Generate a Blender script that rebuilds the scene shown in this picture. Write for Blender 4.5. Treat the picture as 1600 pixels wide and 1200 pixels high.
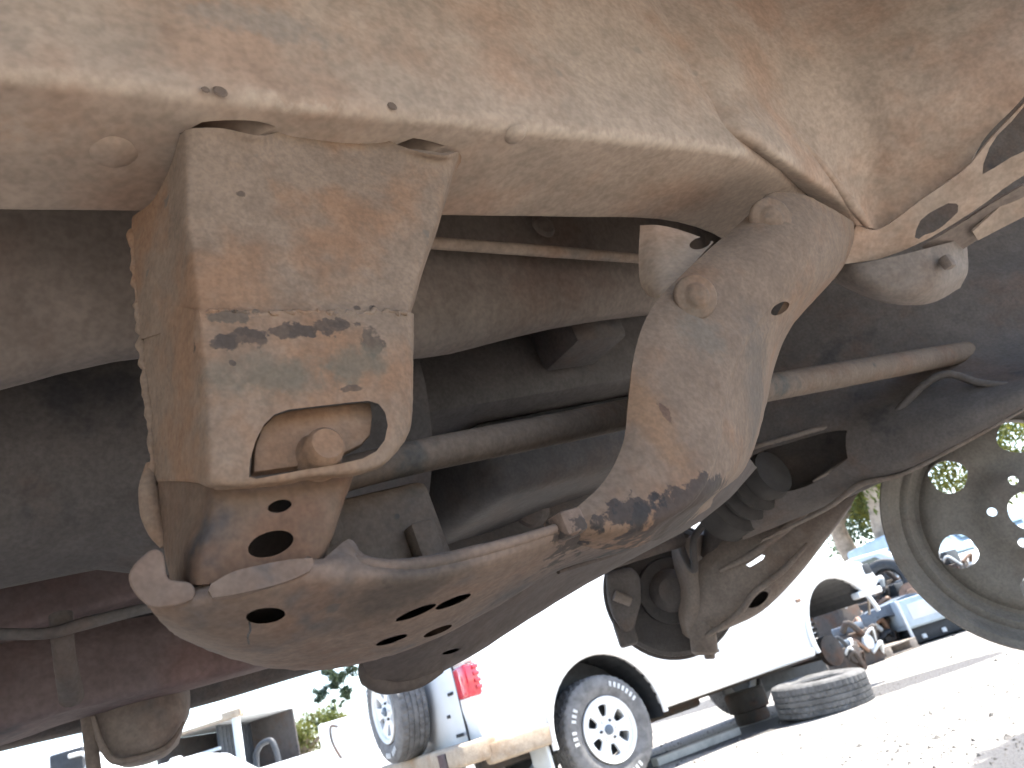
import bpy, bmesh, math, random
import numpy as np
from mathutils import Vector, Matrix
random.seed(7); rng = np.random.default_rng(7)
sc = bpy.context.scene
COL = sc.collection
for o in list(bpy.data.objects): bpy.data.objects.remove(o)

# ------------------------------------------------------------------ camera
CAM_H, PITCH, ROLL, FPX = .66, math.radians(22.5), math.radians(17.5), 1200.0
fw = np.array([0, math.cos(PITCH), math.sin(PITCH)])
r0 = np.array([1., 0, 0]); u0 = np.array([0, -math.sin(PITCH), math.cos(PITCH)])
CX = math.cos(ROLL)*r0 - math.sin(ROLL)*u0
CY = math.sin(ROLL)*r0 + math.cos(ROLL)*u0
CP = np.array([0, 0, CAM_H])
cd = bpy.data.cameras.new('camera'); cam = bpy.data.objects.new('camera', cd); COL.objects.link(cam)
m = Matrix.Identity(4)
for i in range(3):
    m[i][0], m[i][1], m[i][2], m[i][3] = CX[i], CY[i], -fw[i], CP[i]
cam.matrix_world = m
cd.sensor_width = 36; cd.lens = 36*FPX/1600
cd.clip_start = .02; cd.clip_end = 2000
cd.dof.use_dof = True; cd.dof.focus_distance = .62; cd.dof.aperture_fstop = 16
sc.camera = cam

# ------------------------------------------------------------------ sky and sun
SUN_EL, SUN_AZ = math.radians(64), math.radians(68)      # azimuth from +Y towards +X
w = bpy.data.worlds.new('World'); sc.world = w; w.use_nodes = True
nt = w.node_tree; bg = nt.nodes['Background']
sky = nt.nodes.new('ShaderNodeTexSky'); sky.sky_type = 'NISHITA'; sky.sun_disc = False
sky.sun_elevation = SUN_EL; sky.sun_rotation = SUN_AZ
sky.air_density = 1.0; sky.dust_density = 1.2; sky.ozone_density = 1
nt.links.new(sky.outputs[0], bg.inputs[0]); bg.inputs[1].default_value = .15
sd = bpy.data.lights.new('sun', 'SUN'); sd.energy = 4.6; sd.angle = math.radians(.53); sd.color = (1, .95, .87)
sun = bpy.data.objects.new('sun', sd); COL.objects.link(sun)
sdir = Vector((math.sin(SUN_AZ)*math.cos(SUN_EL), math.cos(SUN_AZ)*math.cos(SUN_EL), math.sin(SUN_EL)))
sun.rotation_euler = (-sdir).to_track_quat('-Z', 'Y').to_euler(); sun.location = (8, 0, 12)
sc.view_settings.view_transform = 'Standard'; sc.view_settings.look = 'None'
sc.view_settings.exposure = 2.05; sc.view_settings.gamma = 1
sc.cycles.max_bounces = 6; sc.cycles.diffuse_bounces = 4; sc.cycles.glossy_bounces = 2; sc.cycles.use_denoising = True
w.cycles.sampling_method = 'MANUAL'; w.cycles.sample_map_resolution = 256
sc.cycles.use_adaptive_sampling = True; sc.cycles.adaptive_threshold = .025; sc.cycles.adaptive_min_samples = 8

# ------------------------------------------------------------------ geometry helpers
def nz(a): return a/np.linalg.norm(a)
def ray(u, v): return (u-800)/FPX*CX + (600-v)/FPX*CY + fw
def P(u, v, d): return CP + d*ray(u, v)
def hit(u, v, p0, n):
    d = ray(u, v); return CP + ((p0-CP) @ n)/(d @ n)*d
def depth(p): return float((np.asarray(p)-CP) @ fw)
# frame of the raised vehicle: e1 along its rail, e2 across it, e3 up
e1 = nz(ray(2368, 358)); O = P(500, 165, .5)
e3 = nz(np.array([0, 0, 1.]) - e1[2]*e1); e2 = np.cross(e3, e1)
def W(a, b, c): return O + a*e1 + b*e2 + c*e3
def B(u, v, b): return hit(u, v, O + b*e2, e2)
def Cc(u, v, c): return hit(u, v, O + c*e3, e3)
def loc(p): q = np.asarray(p)-O; return np.array([q @ e1, q @ e2, q @ e3])

def obj(name, me, mat=None, parent=None, smooth=None, kind=None):
    o = bpy.data.objects.new(name, me); COL.objects.link(o)
    if mat is not None and not me.materials: me.materials.append(mat)
    if smooth is not None:
        set_smooth(me, smooth)
    if parent is not None:
        o.parent = parent
    if kind: o['kind'] = kind
    return o
def set_smooth(me, deg):
    me.polygons.foreach_set('use_smooth', [True]*len(me.polygons))
    bm = bmesh.new(); bm.from_mesh(me)
    a = math.radians(deg)
    for e in bm.edges:
        e.smooth = not (len(e.link_faces) == 2 and e.calc_face_angle(0) > a)
    bm.to_mesh(me); bm.free()
def mesh(vs, fs, name='m'):
    me = bpy.data.meshes.new(name); me.from_pydata([tuple(map(float, v)) for v in vs], [], fs); me.update(); return me
def tag(o, label, cat, group=None, kind=None):
    o['label'] = label; o['category'] = cat
    if group: o['group'] = group
    if kind: o['kind'] = kind
    return o
def empty(name, loc_, rz=0, label=None, cat=None, group=None):
    o = bpy.data.objects.new(name, None); COL.objects.link(o)
    o.location = tuple(map(float, loc_)); o.rotation_euler = (0, 0, rz); o.empty_display_size = .1
    if label: tag(o, label, cat, group)
    return o
def adopt(o, parent):
    'parent a mesh given in world coordinates (or to a part, keeping its place)'
    bpy.context.view_layer.update()
    o.parent = parent; o.matrix_parent_inverse = parent.matrix_world.inverted()
    return o
def apply_mods(o):
    dg = bpy.context.evaluated_depsgraph_get()
    me = bpy.data.meshes.new_from_object(o.evaluated_get(dg))
    o.modifiers.clear(); o.data = me; return o
def cr(pts, n):
    'Catmull-Rom through the points of an array along axis 0, n samples per span'
    p = np.asarray(pts, float)
    if len(p) < 2: return p
    q = np.concatenate([[2*p[0]-p[1]], p, [2*p[-1]-p[-2]]])
    out = []
    for i in range(len(p)-1):
        for k in range(n):
            t = k/n
            out.append(.5*((2*q[i+1]) + (-q[i]+q[i+2])*t + (2*q[i]-5*q[i+1]+4*q[i+2]-q[i+3])*t*t + (-q[i]+3*q[i+1]-3*q[i+2]+q[i+3])*t**3))
    out.append(p[-1]); return np.array(out)
def patch(name, rows, mat, parent=None, thick=.004, n=5, m=5, rough=.0, cut=(), smooth=50, away=True):
    'a bent sheet through a net of world points, with real thickness; cut = list of closed cutter meshes'
    g = np.array(rows, float)
    g = cr(g, n); g = np.swapaxes(cr(np.swapaxes(g, 0, 1), m), 0, 1)
    R, K = g.shape[:2]
    du = np.gradient(g, axis=0); dv = np.gradient(g, axis=1)
    nn = np.cross(du, dv); nn /= (np.linalg.norm(nn, axis=2, keepdims=True)+1e-12)
    if away:
        view = g-CP
        if (nn*view).sum() < 0: nn = -nn
    if rough:
        g = g + nn*rng.normal(0, rough, (R, K, 1))
    back = g + nn*thick
    vs = np.concatenate([g.reshape(-1, 3), back.reshape(-1, 3)])
    N = R*K; ix = lambda i, j: i*K+j
    fs = []
    for i in range(R-1):
        for j in range(K-1):
            fs.append((ix(i, j), ix(i, j+1), ix(i+1, j+1), ix(i+1, j)))
            fs.append((N+ix(i, j), N+ix(i+1, j), N+ix(i+1, j+1), N+ix(i, j+1)))
    bd = [ix(0, j) for j in range(K)] + [ix(i, K-1) for i in range(1, R)] + [ix(R-1, j) for j in range(K-2, -1, -1)] + [ix(i, 0) for i in range(R-2, 0, -1)]
    for a, b in zip(bd, bd[1:]+bd[:1]): fs.append((a, N+a, N+b, b))
    me = mesh(vs, fs, name)
    bm = bmesh.new(); bm.from_mesh(me); bmesh.ops.recalc_face_normals(bm, faces=bm.faces); bm.to_mesh(me); bm.free()
    o = obj(name, me, mat)
    cutout(o, cut)
    set_smooth(o.data, smooth)
    if parent: adopt(o, parent)
    return o
def cutout(o, cut):
    for c in cut:
        co = obj('cutter', c)
        md = o.modifiers.new('b', 'BOOLEAN'); md.operation = 'DIFFERENCE'; md.object = co; md.solver = 'EXACT'
        old = o.data; n0 = len(old.polygons)
        apply_mods(o)
        for s_, us in (('EXACT', True), ('FAST', False)):
            if len(o.data.polygons) > .6*n0: break
            o.data = old; md = o.modifiers.new('b', 'BOOLEAN'); md.operation = 'DIFFERENCE'; md.object = co; md.solver = s_
            if s_ == 'EXACT': md.use_self = us
            apply_mods(o)
        bpy.data.objects.remove(co)
def prism(ring0, ring1):
    'closed solid between two rings of points'
    n = len(ring0)
    fs = [tuple(range(n))[::-1], tuple(range(n, 2*n))] + [(i, (i+1) % n, n+(i+1) % n, n+i) for i in range(n)]
    me = mesh(list(ring0)+list(ring1), fs)
    bm = bmesh.new(); bm.from_mesh(me); bmesh.ops.recalc_face_normals(bm, faces=bm.faces); bm.to_mesh(me); bm.free()
    return me
def pxcut(pts, p, reach=.03, fine=0):
    'cutter through the sheet at world point p, outline given where it shows'
    d = depth(p)
    if fine: pts = closed(pts, fine)
    return prism([P(u, v, d-reach) for u, v in pts], [P(u, v, d+reach) for u, v in pts])
def closed(pts, n):
    p = np.array(pts, float); L = len(p); out = []
    for i in range(L):
        a, b, c, d = p[i-1], p[i], p[(i+1) % L], p[(i+2) % L]
        for k in range(n):
            t = k/n
            out.append(.5*((2*b) + (-a+c)*t + (2*a-5*b+4*c-d)*t*t + (-a+3*b-3*c+d)*t**3))
    return np.array(out)
def oval(u, v, ru, rv, ang=0, n=20):
    a = math.radians(ang)
    return [(u + ru*math.cos(t)*math.cos(a) + rv*math.sin(t)*math.sin(a), v - ru*math.cos(t)*math.sin(a) + rv*math.sin(t)*math.cos(a)) for t in np.linspace(0, 2*math.pi, n, endpoint=False)]
def frame(d):
    d = nz(np.asarray(d, float)); h = np.array([0, 0, 1.]) if abs(d[2]) < .9 else np.array([1., 0, 0])
    x = nz(np.cross(h, d)); return x, np.cross(d, x), d
def tube_me(pts, rad, seg=16, sub=4, cap=True):
    p = cr(pts, sub) if sub > 1 and len(pts) > 2 else np.asarray(pts, float)
    r = np.interp(np.linspace(0, 1, len(p)), np.linspace(0, 1, len(rad)), rad) if hasattr(rad, '__len__') else np.full(len(p), rad)
    vs, fs = [], []
    x = None
    for i in range(len(p)):
        d = nz(p[min(i+1, len(p)-1)]-p[max(i-1, 0)])
        if x is None: x, y, _ = frame(d)
        else:
            x = nz(x-(x @ d)*d); y = np.cross(d, x)
        for k in range(seg):
            t = 2*math.pi*k/seg; vs.append(p[i]+r[i]*(math.cos(t)*x+math.sin(t)*y))
    for i in range(len(p)-1):
        for k in range(seg):
            k2 = (k+1) % seg; fs.append((i*seg+k, i*seg+k2, (i+1)*seg+k2, (i+1)*seg+k))
    if cap: fs += [tuple(range(seg))[::-1], tuple(range((len(p)-1)*seg, len(p)*seg))]
    return mesh(vs, fs)
def tube(name, pts, rad, mat, parent=None, seg=16, sub=4, smooth=45):
    o = obj(name, tube_me(pts, rad, seg, sub), mat, smooth=smooth)
    if parent: adopt(o, parent)
    return o
def lathe_me(prof, c, axis, seg=48, close=False, rfun=None):
    'profile of (radius, along) turned round an axis'
    x, y, d = frame(axis); c = np.asarray(c, float); vs, fs = [], []; n = len(prof)
    for k in range(seg):
        t = 2*math.pi*k/seg
        for j, (r, h) in enumerate(prof):
            if rfun: r = rfun(k, j, r)
            vs.append(c+h*d+r*(math.cos(t)*x+math.sin(t)*y))
    for k in range(seg):
        k2 = (k+1) % seg
        for j in range(n if close else n-1):
            j2 = (j+1) % n; fs.append((k*n+j, k2*n+j, k2*n+j2, k*n+j2))
    me = mesh(vs, fs)
    bm = bmesh.new(); bm.from_mesh(me); bmesh.ops.remove_doubles(bm, verts=bm.verts, dist=1e-6); bmesh.ops.recalc_face_normals(bm, faces=bm.faces); bm.to_mesh(me); bm.free()
    return me
def lathe(name, prof, c, axis, mat, parent=None, seg=48, close=False, smooth=35, rfun=None, keep=True):
    o = obj(name, lathe_me(prof, c, axis, seg, close, rfun), mat, smooth=smooth)
    if parent:
        if keep: adopt(o, parent)
        else: o.parent = parent
    return o
def solid(name, outline0, outline1, mat, parent=None, bevel=.003, seg=2, cut=(), smooth=40, world=True):
    o = obj(name, prism(outline0, outline1), mat)
    cutout(o, cut)
    if bevel:
        md = o.modifiers.new('v', 'BEVEL'); md.width = bevel; md.segments = seg; md.limit_method = 'ANGLE'; md.angle_limit = math.radians(35)
        apply_mods(o)
    set_smooth(o.data, smooth)
    if parent:
        if world: adopt(o, parent)
        else: o.parent = parent
    return o
def box(name, lo, hi, mat, parent=None, bevel=.01, seg=2, world=False, fr=None, cut=()):
    'box between two corners; fr maps local coordinates to points'
    x0, y0, z0 = lo; x1, y1, z1 = hi
    f = fr or (lambda x, y, z: np.array([x, y, z]))
    r = lambda z: [f(x0, y0, z), f(x1, y0, z), f(x1, y1, z), f(x0, y1, z)]
    return solid(name, r(z0), r(z1), mat, parent, bevel, seg, cut=cut, world=world)
def pxplate(name, pts, b, thick, mat, parent=None, bevel=.0015, cut=(), fine=0):
    'flat plate in the plane b = const of the vehicle, outline where it shows'
    if fine: pts = closed(pts, fine)
    p0 = [B(u, v, b) for u, v in pts]
    return solid(name, p0, [p+thick*e2 for p in p0], mat, parent, bevel, cut=cut)
def cyl(name, c, axis, r, h, mat, parent=None, seg=24, bevel=.1, dome=0):
    k = bevel*r
    prof = [(0, -h/2), (r-k, -h/2), (r, -h/2+k), (r, h/2-k), (r-k, h/2+dome*.5), (0, h/2+dome)]
    return lathe(name, prof, c, axis, mat, parent, seg)
def hexbolt(name, c, axis, r, h, mat, parent=None, washer=1.6):
    x, y, d = frame(axis); c = np.asarray(c)
    ring = lambda rr, hh: [c+hh*d+rr*(math.cos(t)*x+math.sin(t)*y) for t in np.linspace(0, 2*math.pi, 6, endpoint=False)]
    o = solid(name, ring(r, 0), ring(r*.97, h), mat, None, bevel=r*.3, seg=3)
    wm = lathe_me([(0, -h*.25), (r*washer, -h*.25), (r*washer*1.02, 0), (r*washer*.93, h*.14), (0, h*.16)], c, axis, 28)
    bm = bmesh.new(); bm.from_mesh(o.data); bm.from_mesh(wm); bm.to_mesh(o.data); bm.free(); bpy.data.meshes.remove(wm)
    set_smooth(o.data, 40)
    if parent: adopt(o, parent)
    return o

# ------------------------------------------------------------------ materials
def newmat(name):
    mt = bpy.data.materials.new(name); mt.use_nodes = True
    return mt, mt.node_tree, mt.node_tree.nodes['Principled BSDF']
def node(nt, t, **kw):
    n = nt.nodes.new(t)
    for k, v in kw.items(): setattr(n, k, v)
    return n
def noise(nt, vec, scale, detail=6, rough=.6, dist=0.):
    n = node(nt, 'ShaderNodeTexNoise'); n.inputs['Scale'].default_value = scale; n.inputs['Detail'].default_value = detail
    n.inputs['Roughness'].default_value = rough; n.inputs['Distortion'].default_value = dist
    nt.links.new(vec, n.inputs['Vector']); return n.outputs['Fac']
def ramp(nt, fac, a, b, lo=0., hi=1.):
    n = node(nt, 'ShaderNodeMapRange'); n.inputs[1].default_value = a; n.inputs[2].default_value = b
    n.inputs[3].default_value = lo; n.inputs[4].default_value = hi; n.interpolation_type = 'SMOOTHSTEP'
    nt.links.new(fac, n.inputs[0]); return n.outputs[0]
def mixc(nt, fac, a, b):
    n = node(nt, 'ShaderNodeMix', data_type='RGBA')
    for s, v in ((0, fac), (6, a), (7, b)):
        if hasattr(v, 'links'): nt.links.new(v, n.inputs[s])
        else: n.inputs[s].default_value = v if s == 0 else (*v, 1)
    return n.outputs[2]
def math2(nt, op, a, b=None):
    n = node(nt, 'ShaderNodeMath', operation=op)
    for i, v in enumerate((a, b)):
        if v is None: continue
        if hasattr(v, 'links'): nt.links.new(v, n.inputs[i])
        else: n.inputs[i].default_value = v
    return n.outputs[0]
def coords(nt): return node(nt, 'ShaderNodeTexCoord').outputs['Object']
def bump(nt, bs, h, strength=.4, dist=.002):
    n = node(nt, 'ShaderNodeBump'); n.inputs['Strength'].default_value = strength; n.inputs['Distance'].default_value = dist
    nt.links.new(h, n.inputs['Height']); nt.links.new(n.outputs[0], bs.inputs['Normal'])
def rusty(name, dust, rust, dark, s=14., dustiness=.5, rustiness=.5, darkness=.5, pits=True, rough=.88, stains=(), bumps=.5):
    'dust over rust over old paint; stains = [(point, (ra, rb, rc), colour, ragged)] marks with a shape of their own'
    mt, nt, bs = newmat(name); co = coords(nt)
    big = noise(nt, co, s, 4, .65); mid = noise(nt, co, s*3.3, 3, .68); fine = noise(nt, co, s*24, 1.5, .7)
    sh = node(nt, 'ShaderNodeVectorMath', operation='ADD'); sh.inputs[1].default_value = (3.7, 1.9, 5.3); nt.links.new(co, sh.inputs[0])
    big2 = noise(nt, sh.outputs[0], s*.8, 4, .66)
    c = mixc(nt, ramp(nt, big, .62-.3*rustiness, .78-.2*rustiness), dust, rust)
    dk = math2(nt, 'MULTIPLY', ramp(nt, big2, .74-.3*darkness, .86-.3*darkness), ramp(nt, mid, .3, .6))
    c = mixc(nt, dk, c, dark)
    tone = ramp(nt, fine, .2, .8, .84, 1.12)
    c = mulc(nt, c, tone)
    c = mulc(nt, c, ramp(nt, mid, .25, .75, .86, 1.12))
    height = noise(nt, co, s*9, 1.2, .6)
    if pits:
        vo = node(nt, 'ShaderNodeTexVoronoi'); vo.inputs['Scale'].default_value = s*2.4; vo.inputs['Randomness'].default_value = 1
        wv = node(nt, 'ShaderNodeVectorMath', operation='ADD'); nt.links.new(co, wv.inputs[0])
        nn = node(nt, 'ShaderNodeTexNoise'); nn.inputs['Scale'].default_value = s*7; nt.links.new(co, nn.inputs['Vector'])
        sc_ = node(nt, 'ShaderNodeVectorMath', operation='SCALE'); sc_.inputs[3].default_value = .02; nt.links.new(nn.outputs['Color'], sc_.inputs[0])
        nt.links.new(sc_.outputs[0], wv.inputs[1]); nt.links.new(wv.outputs[0], vo.inputs['Vector'])
        spot = math2(nt, 'MULTIPLY', ramp(nt, vo.outputs['Distance'], .07, .13, 1, 0), ramp(nt, big2, .5, .56))
        c = mixc(nt, math2(nt, 'MULTIPLY', spot, .75), c, dark)
    jag = noise(nt, co, 85, 4, .62) if stains else None
    for p, rr, colr, rag in stains:
        sb = node(nt, 'ShaderNodeVectorMath', operation='SUBTRACT'); nt.links.new(co, sb.inputs[0]); sb.inputs[1].default_value = tuple(map(float, p))
        comps = []
        for e, q in zip((e1, e2, e3), rr):
            d = node(nt, 'ShaderNodeVectorMath', operation='DOT_PRODUCT'); nt.links.new(sb.outputs[0], d.inputs[0]); d.inputs[1].default_value = tuple(map(float, e/q))
            comps.append(math2(nt, 'POWER', math2(nt, 'ABSOLUTE', d.outputs['Value']), 2.))
        r2 = math2(nt, 'ADD', math2(nt, 'ADD', comps[0], comps[1]), comps[2])
        v = math2(nt, 'ADD', math2(nt, 'SQRT', r2), math2(nt, 'MULTIPLY', math2(nt, 'SUBTRACT', jag, .5), rag*2.2))
        msk = ramp(nt, v, .74 if rag > .8 else .3, 1.04, 1, 0)
        c = mixc(nt, math2(nt, 'MULTIPLY', msk, .8), c, mulc(nt, colr, tone))
    nt.links.new(c, bs.inputs['Base Color']); bs.inputs['Roughness'].default_value = rough
    bs.inputs['Specular IOR Level'].default_value = .25
    bump(nt, bs, height, bumps*.8, .0022)
    return mt
def mulc(nt, c, f):
    n = node(nt, 'ShaderNodeMix', data_type='RGBA', blend_type='MULTIPLY'); n.inputs[0].default_value = 1
    for s, v in ((6, c), (7, f)):
        if hasattr(v, 'links'): nt.links.new(v, n.inputs[s])
        else: n.inputs[s].default_value = (*v, 1)
    return n.outputs[2]
def plain(name, colr, rough=.5, metal=0., var=.15, scale=20., spec=.5, bumpy=0., coat=0.):
    mt, nt, bs = newmat(name); co = coords(nt)
    f = noise(nt, co, scale, 3, .65)
    c = mulc(nt, colr, ramp(nt, f, .25, .75, 1-var, 1+var))
    nt.links.new(c, bs.inputs['Base Color']); bs.inputs['Roughness'].default_value = rough; bs.inputs['Metallic'].default_value = metal
    bs.inputs['Specular IOR Level'].default_value = spec; bs.inputs['Coat Weight'].default_value = coat
    if bumpy: bump(nt, bs, noise(nt, co, scale*4, 5, .7), bumpy, .004)
    return mt
TAN = (.40, .275, .185); ORA = (.36, .185, .105); DK = (.10, .085, .075)
M = {}
M['rail'] = rusty('dusty_rail', (.268, .207, .160), (.262, .178, .128), (.180, .148, .122), 6, rustiness=.5, darkness=.45, pits=True, bumps=.35,
    stains=[(W(-.5, 0, .0), (.85, .010, .010), (.315, .245, .185), .79), (W(.35, .004, .0), (.5, .008, .008), (.325, .262, .206), .79), (W(-.32, .04, .01), (.22, .03, .05), (.27, .185, .13), .79), (W(-.02, -.0, .07), (.07, .03, .02), (.21, .172, .142), .79)])
M['inner'] = rusty('brown_underbody', (.148, .120, .102), (.135, .098, .080), (.078, .070, .066), 6, darkness=.5, pits=False)
M['dark'] = rusty('dark_grimy_metal', (.080, .071, .066), (.086, .065, .055), (.042, .040, .041), 8, darkness=.55, pits=False, bumps=.6)
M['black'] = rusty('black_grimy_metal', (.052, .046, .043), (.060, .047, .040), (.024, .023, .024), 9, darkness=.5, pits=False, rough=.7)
M['red'] = rusty('red_brown_primer', (0.1156, 0.0874, 0.0840), (0.1122, 0.0722, 0.0660), (0.0510, 0.0513, 0.0560), 5, darkness=.5, pits=False)
M['arm'] = rusty('dusty_grey_arm', (0.1437, 0.1184, 0.1012), (0.1207, 0.0897, 0.0713), (0.0517, 0.0471, 0.0460), 7, darkness=.4, pits=False, rough=.75)
M['tube'] = rusty('rusty_bar', (0.1078, 0.0814, 0.0627), (0.1045, 0.0682, 0.0484), (0.0506, 0.0484, 0.0451), 11, darkness=.6)
M['wheel'] = rusty('dusty_steel_wheel', (.135, .121, .104), (.122, .103, .086), (.080, .074, .066), 8, darkness=.4, pits=False, rough=.65, bumps=.2)
M['skid'] = rusty('grimy_skid_plate', (0.0667, 0.0540, 0.0483), (0.0598, 0.0437, 0.0368), (0.0368, 0.0345, 0.0356), 8, darkness=.55, pits=False)
M['web2'] = plain('rust_brown_pit', (.10, .07, .052), .9, var=.3)
M['white'] = plain('white_car_paint', (.80, .80, .78), .28, var=.04, scale=3, coat=.5)
M['greyw'] = plain('pale_grey_metal', (.62, .64, .64), .4, var=.08, scale=4)
M['rubber'] = plain('dusty_rubber', (.165, .160, .155), .88, var=.3, scale=12, spec=.25, bumpy=.2)
M['rubberw'] = plain('worn_grey_rubber', (.115, .112, .108), .9, var=.3, scale=10, spec=.2, bumpy=.3)
M['letter'] = plain('white_rubber_letter', (.6, .6, .58), .8)
M['alloy'] = plain('painted_alloy', (.72, .72, .70), .4, var=.06)
M['blackp'] = plain('black_plastic', (.03, .032, .035), .6, var=.3)
M['boot'] = plain('black_rubber_boot', (.030, .027, .025), .8, var=.3, spec=.2)
M['redlens'] = plain('red_lamp_lens', (.62, .03, .05), .12, var=.1, coat=1)
M['whitelens'] = plain('clear_lamp_lens', (.75, .74, .73), .12, var=.05, coat=1)
M['bumper'] = rusty('dusty_bumper', (.40, .325, .245), (.33, .235, .155), (.12, .09, .07), 4, darkness=.3, pits=False)
M['bluec'] = rusty('faded_blue_paint', (.12, .145, .175), (.095, .10, .115), (.04, .045, .05), 4, darkness=.4, pits=False, rough=.45)
M['paleb'] = plain('pale_blue_panel', (.42, .50, .56), .4, var=.12, scale=5)
M['tarp'] = plain('blue_tarp', (.10, .19, .36), .55, var=.2, scale=5, bumpy=.5)
M['glass'] = plain('tinted_glass', (.05, .06, .065), .05, var=.05, spec=.8)
M['paleglass'] = plain('dusty_windscreen', (.22, .30, .33), .12, var=.2, scale=2, spec=.8)
M['wood'] = plain('grey_timber', (.26, .22, .18), .85, var=.3, scale=15)
M['junk'] = rusty('scrap_iron', (.075, .065, .058), (.10, .06, .042), (.02, .02, .022), 5, darkness=.5, pits=False)
M['copper'] = plain('rust_orange_iron', (.24, .145, .095), .7, var=.3, scale=8)
PEEL = (.050, .038, .031)
STB = [(B(380, 533, .029), (.017, .02, .0065), PEEL, 1.7), (B(345, 538, .029), (.008, .02, .005), PEEL, 1.7), (B(445, 522, .029), (.030, .02, .0045), PEEL, 1.9),
       (B(505, 516, .029), (.022, .02, .005), PEEL, 1.9), (B(577, 535, .029), (.007, .02, .010), (.062, .047, .036), 1.5),
       (B(365, 498, .029), (.014, .02, .005), (.07, .056, .044), 1.6), (B(425, 590, .029), (.045, .02, .018), (.098, .083, .062), .75),
       (B(550, 572, .029), (.028, .02, .016), (.098, .083, .062), .75), (B(375, 305, .03), (.0035, .02, .003), (.06, .043, .033), .9),
       (B(558, 482, .03), (.0025, .02, .0022), PEEL, .9), (B(582, 481, .03), (.003, .02, .0025), PEEL, .9),
       (B(361, 572, .029), (.002, .02, .002), PEEL, .9), (B(545, 612, .029), (.006, .02, .002), (.065, .046, .034), 1.4)]
M['bracket'] = rusty('rusty_bracket', (.160, .114, .082), (.178, .104, .063), (.096, .082, .068), 12, rustiness=.6, darkness=.45, stains=STB)
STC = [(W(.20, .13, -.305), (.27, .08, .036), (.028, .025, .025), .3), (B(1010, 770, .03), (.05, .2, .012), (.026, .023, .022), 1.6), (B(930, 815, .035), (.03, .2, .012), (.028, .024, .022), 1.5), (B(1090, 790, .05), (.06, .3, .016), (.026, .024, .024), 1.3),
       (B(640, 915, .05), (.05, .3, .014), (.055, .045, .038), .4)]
M['web'] = rusty('brown_web', (0.1029, 0.0681, 0.0466), (0.1029, 0.0570, 0.0352), (0.0470, 0.0396, 0.0361), 11, rustiness=.55, darkness=.5)
M['gusset'] = rusty('rusty_gusset', (.138, .098, .071), (.148, .088, .055), (.086, .071, .059), 9, rustiness=.55, darkness=.45,
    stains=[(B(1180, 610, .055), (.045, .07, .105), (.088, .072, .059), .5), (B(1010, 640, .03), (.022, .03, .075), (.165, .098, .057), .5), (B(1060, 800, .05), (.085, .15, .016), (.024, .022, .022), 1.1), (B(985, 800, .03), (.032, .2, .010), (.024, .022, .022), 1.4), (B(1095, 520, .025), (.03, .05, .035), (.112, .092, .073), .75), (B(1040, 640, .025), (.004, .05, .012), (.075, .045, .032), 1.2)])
M['cradle'] = rusty('rusty_cradle', (0.1334, 0.0951, 0.0728), (0.1232, 0.0781, 0.0560), (0.0725, 0.0639, 0.0602), 10, rustiness=.5, darkness=.5, stains=STC)

# ================================================================== the raised vehicle
gz = W(.3, .5, 0)
V = empty('raised_vehicle', (gz[0], gz[1], 0), 0, 'rusty dust-coated underside of the raised off-road vehicle overhead', 'vehicle')

# frame rail: rounded box section swept along the rail, jogging inwards at the front
def bofs(a):
    t = min(max((a-.40)/.62, 0), 1); return .17*t*t*(3-2*t)*1.0
def rail_sweep(name, a0, a1, b0, wid, hgt, rad, mat, cofs=lambda a: 0., bo=bofs, step=.04, cut=()):
    prof = []
    for cx_, cz_, t0 in ((wid-rad, rad, -90), (wid-rad, hgt-rad, 0), (rad, hgt-rad, 90), (rad, rad, 180)):
        for k in range(7):
            t = math.radians(t0+90*k/6); prof.append((cx_+rad*math.cos(t), cz_+rad*math.sin(t)))
    # extra points along the faces
    pr = []
    for i, p in enumerate(prof):
        q = prof[(i+1) % len(prof)]; pr.append(p)
        L = math.hypot(q[0]-p[0], q[1]-p[1])
        for k in range(1, int(L/.02)+1):
            t = k/(int(L/.02)+1); pr.append((p[0]+(q[0]-p[0])*t, p[1]+(q[1]-p[1])*t))
    aa = np.arange(a0, a1+1e-6, step); n = len(pr); vs, fs = [], []
    for a in aa:
        for (b, c) in pr:
            dent = .0016*math.sin(a*17+c*23)*math.sin(b*41+a*7) + .0009*math.sin(a*53+b*60)
            vs.append(W(a, b0+b+bo(a)+dent, c+cofs(a)+dent))
    for i in range(len(aa)-1):
        for k in range(n):
            k2 = (k+1) % n; fs.append((i*n+k, i*n+k2, (i+1)*n+k2, (i+1)*n+k))
    fs += [tuple(range(n))[::-1], tuple(range((len(aa)-1)*n, len(aa)*n))]
    o = obj(name, mesh(vs, fs), mat, smooth=40)
    cutout(o, cut); set_smooth(o.data, 40)
    return adopt(o, V)
rail = rail_sweep('frame_rail', -1.4, .98, 0, .117, .24, .011, M['rail'],
    cut=[pxcut(closed([(276, 208), (298, 194), (350, 188), (405, 190), (440, 204), (430, 216), (380, 216), (310, 212)], 3), Cc(360, 200, 0), .014),
         pxcut(closed([(598, 222), (620, 214), (660, 218), (700, 230), (712, 242), (690, 250), (640, 246), (608, 236)], 3), Cc(655, 232, 0), .012)])
# stiffening lip along the inner bottom edge of the rail, pressed bosses and grommet holes
for (u, v, r) in ((178, 238, .015), (806, 212, .009)):
    p = Cc(u, v, 0)
    adopt(lathe('pressed_boss', [(0, -.0035), (r*.55, -.0032), (r*.9, -.0012), (r*1.15, .002)], p, e3, M['rail'], None, 24), rail)
for (u, v, r) in ((345, 140, .0035), (614, 163, .003), (322, 137, .002)):
    p = B(u, v, -.0004)
    adopt(lathe('rust_pit', [(0, .0012), (r, .0009), (r*1.3, .0016)], p, e2, M['web2'], None, 10), rail)

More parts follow.
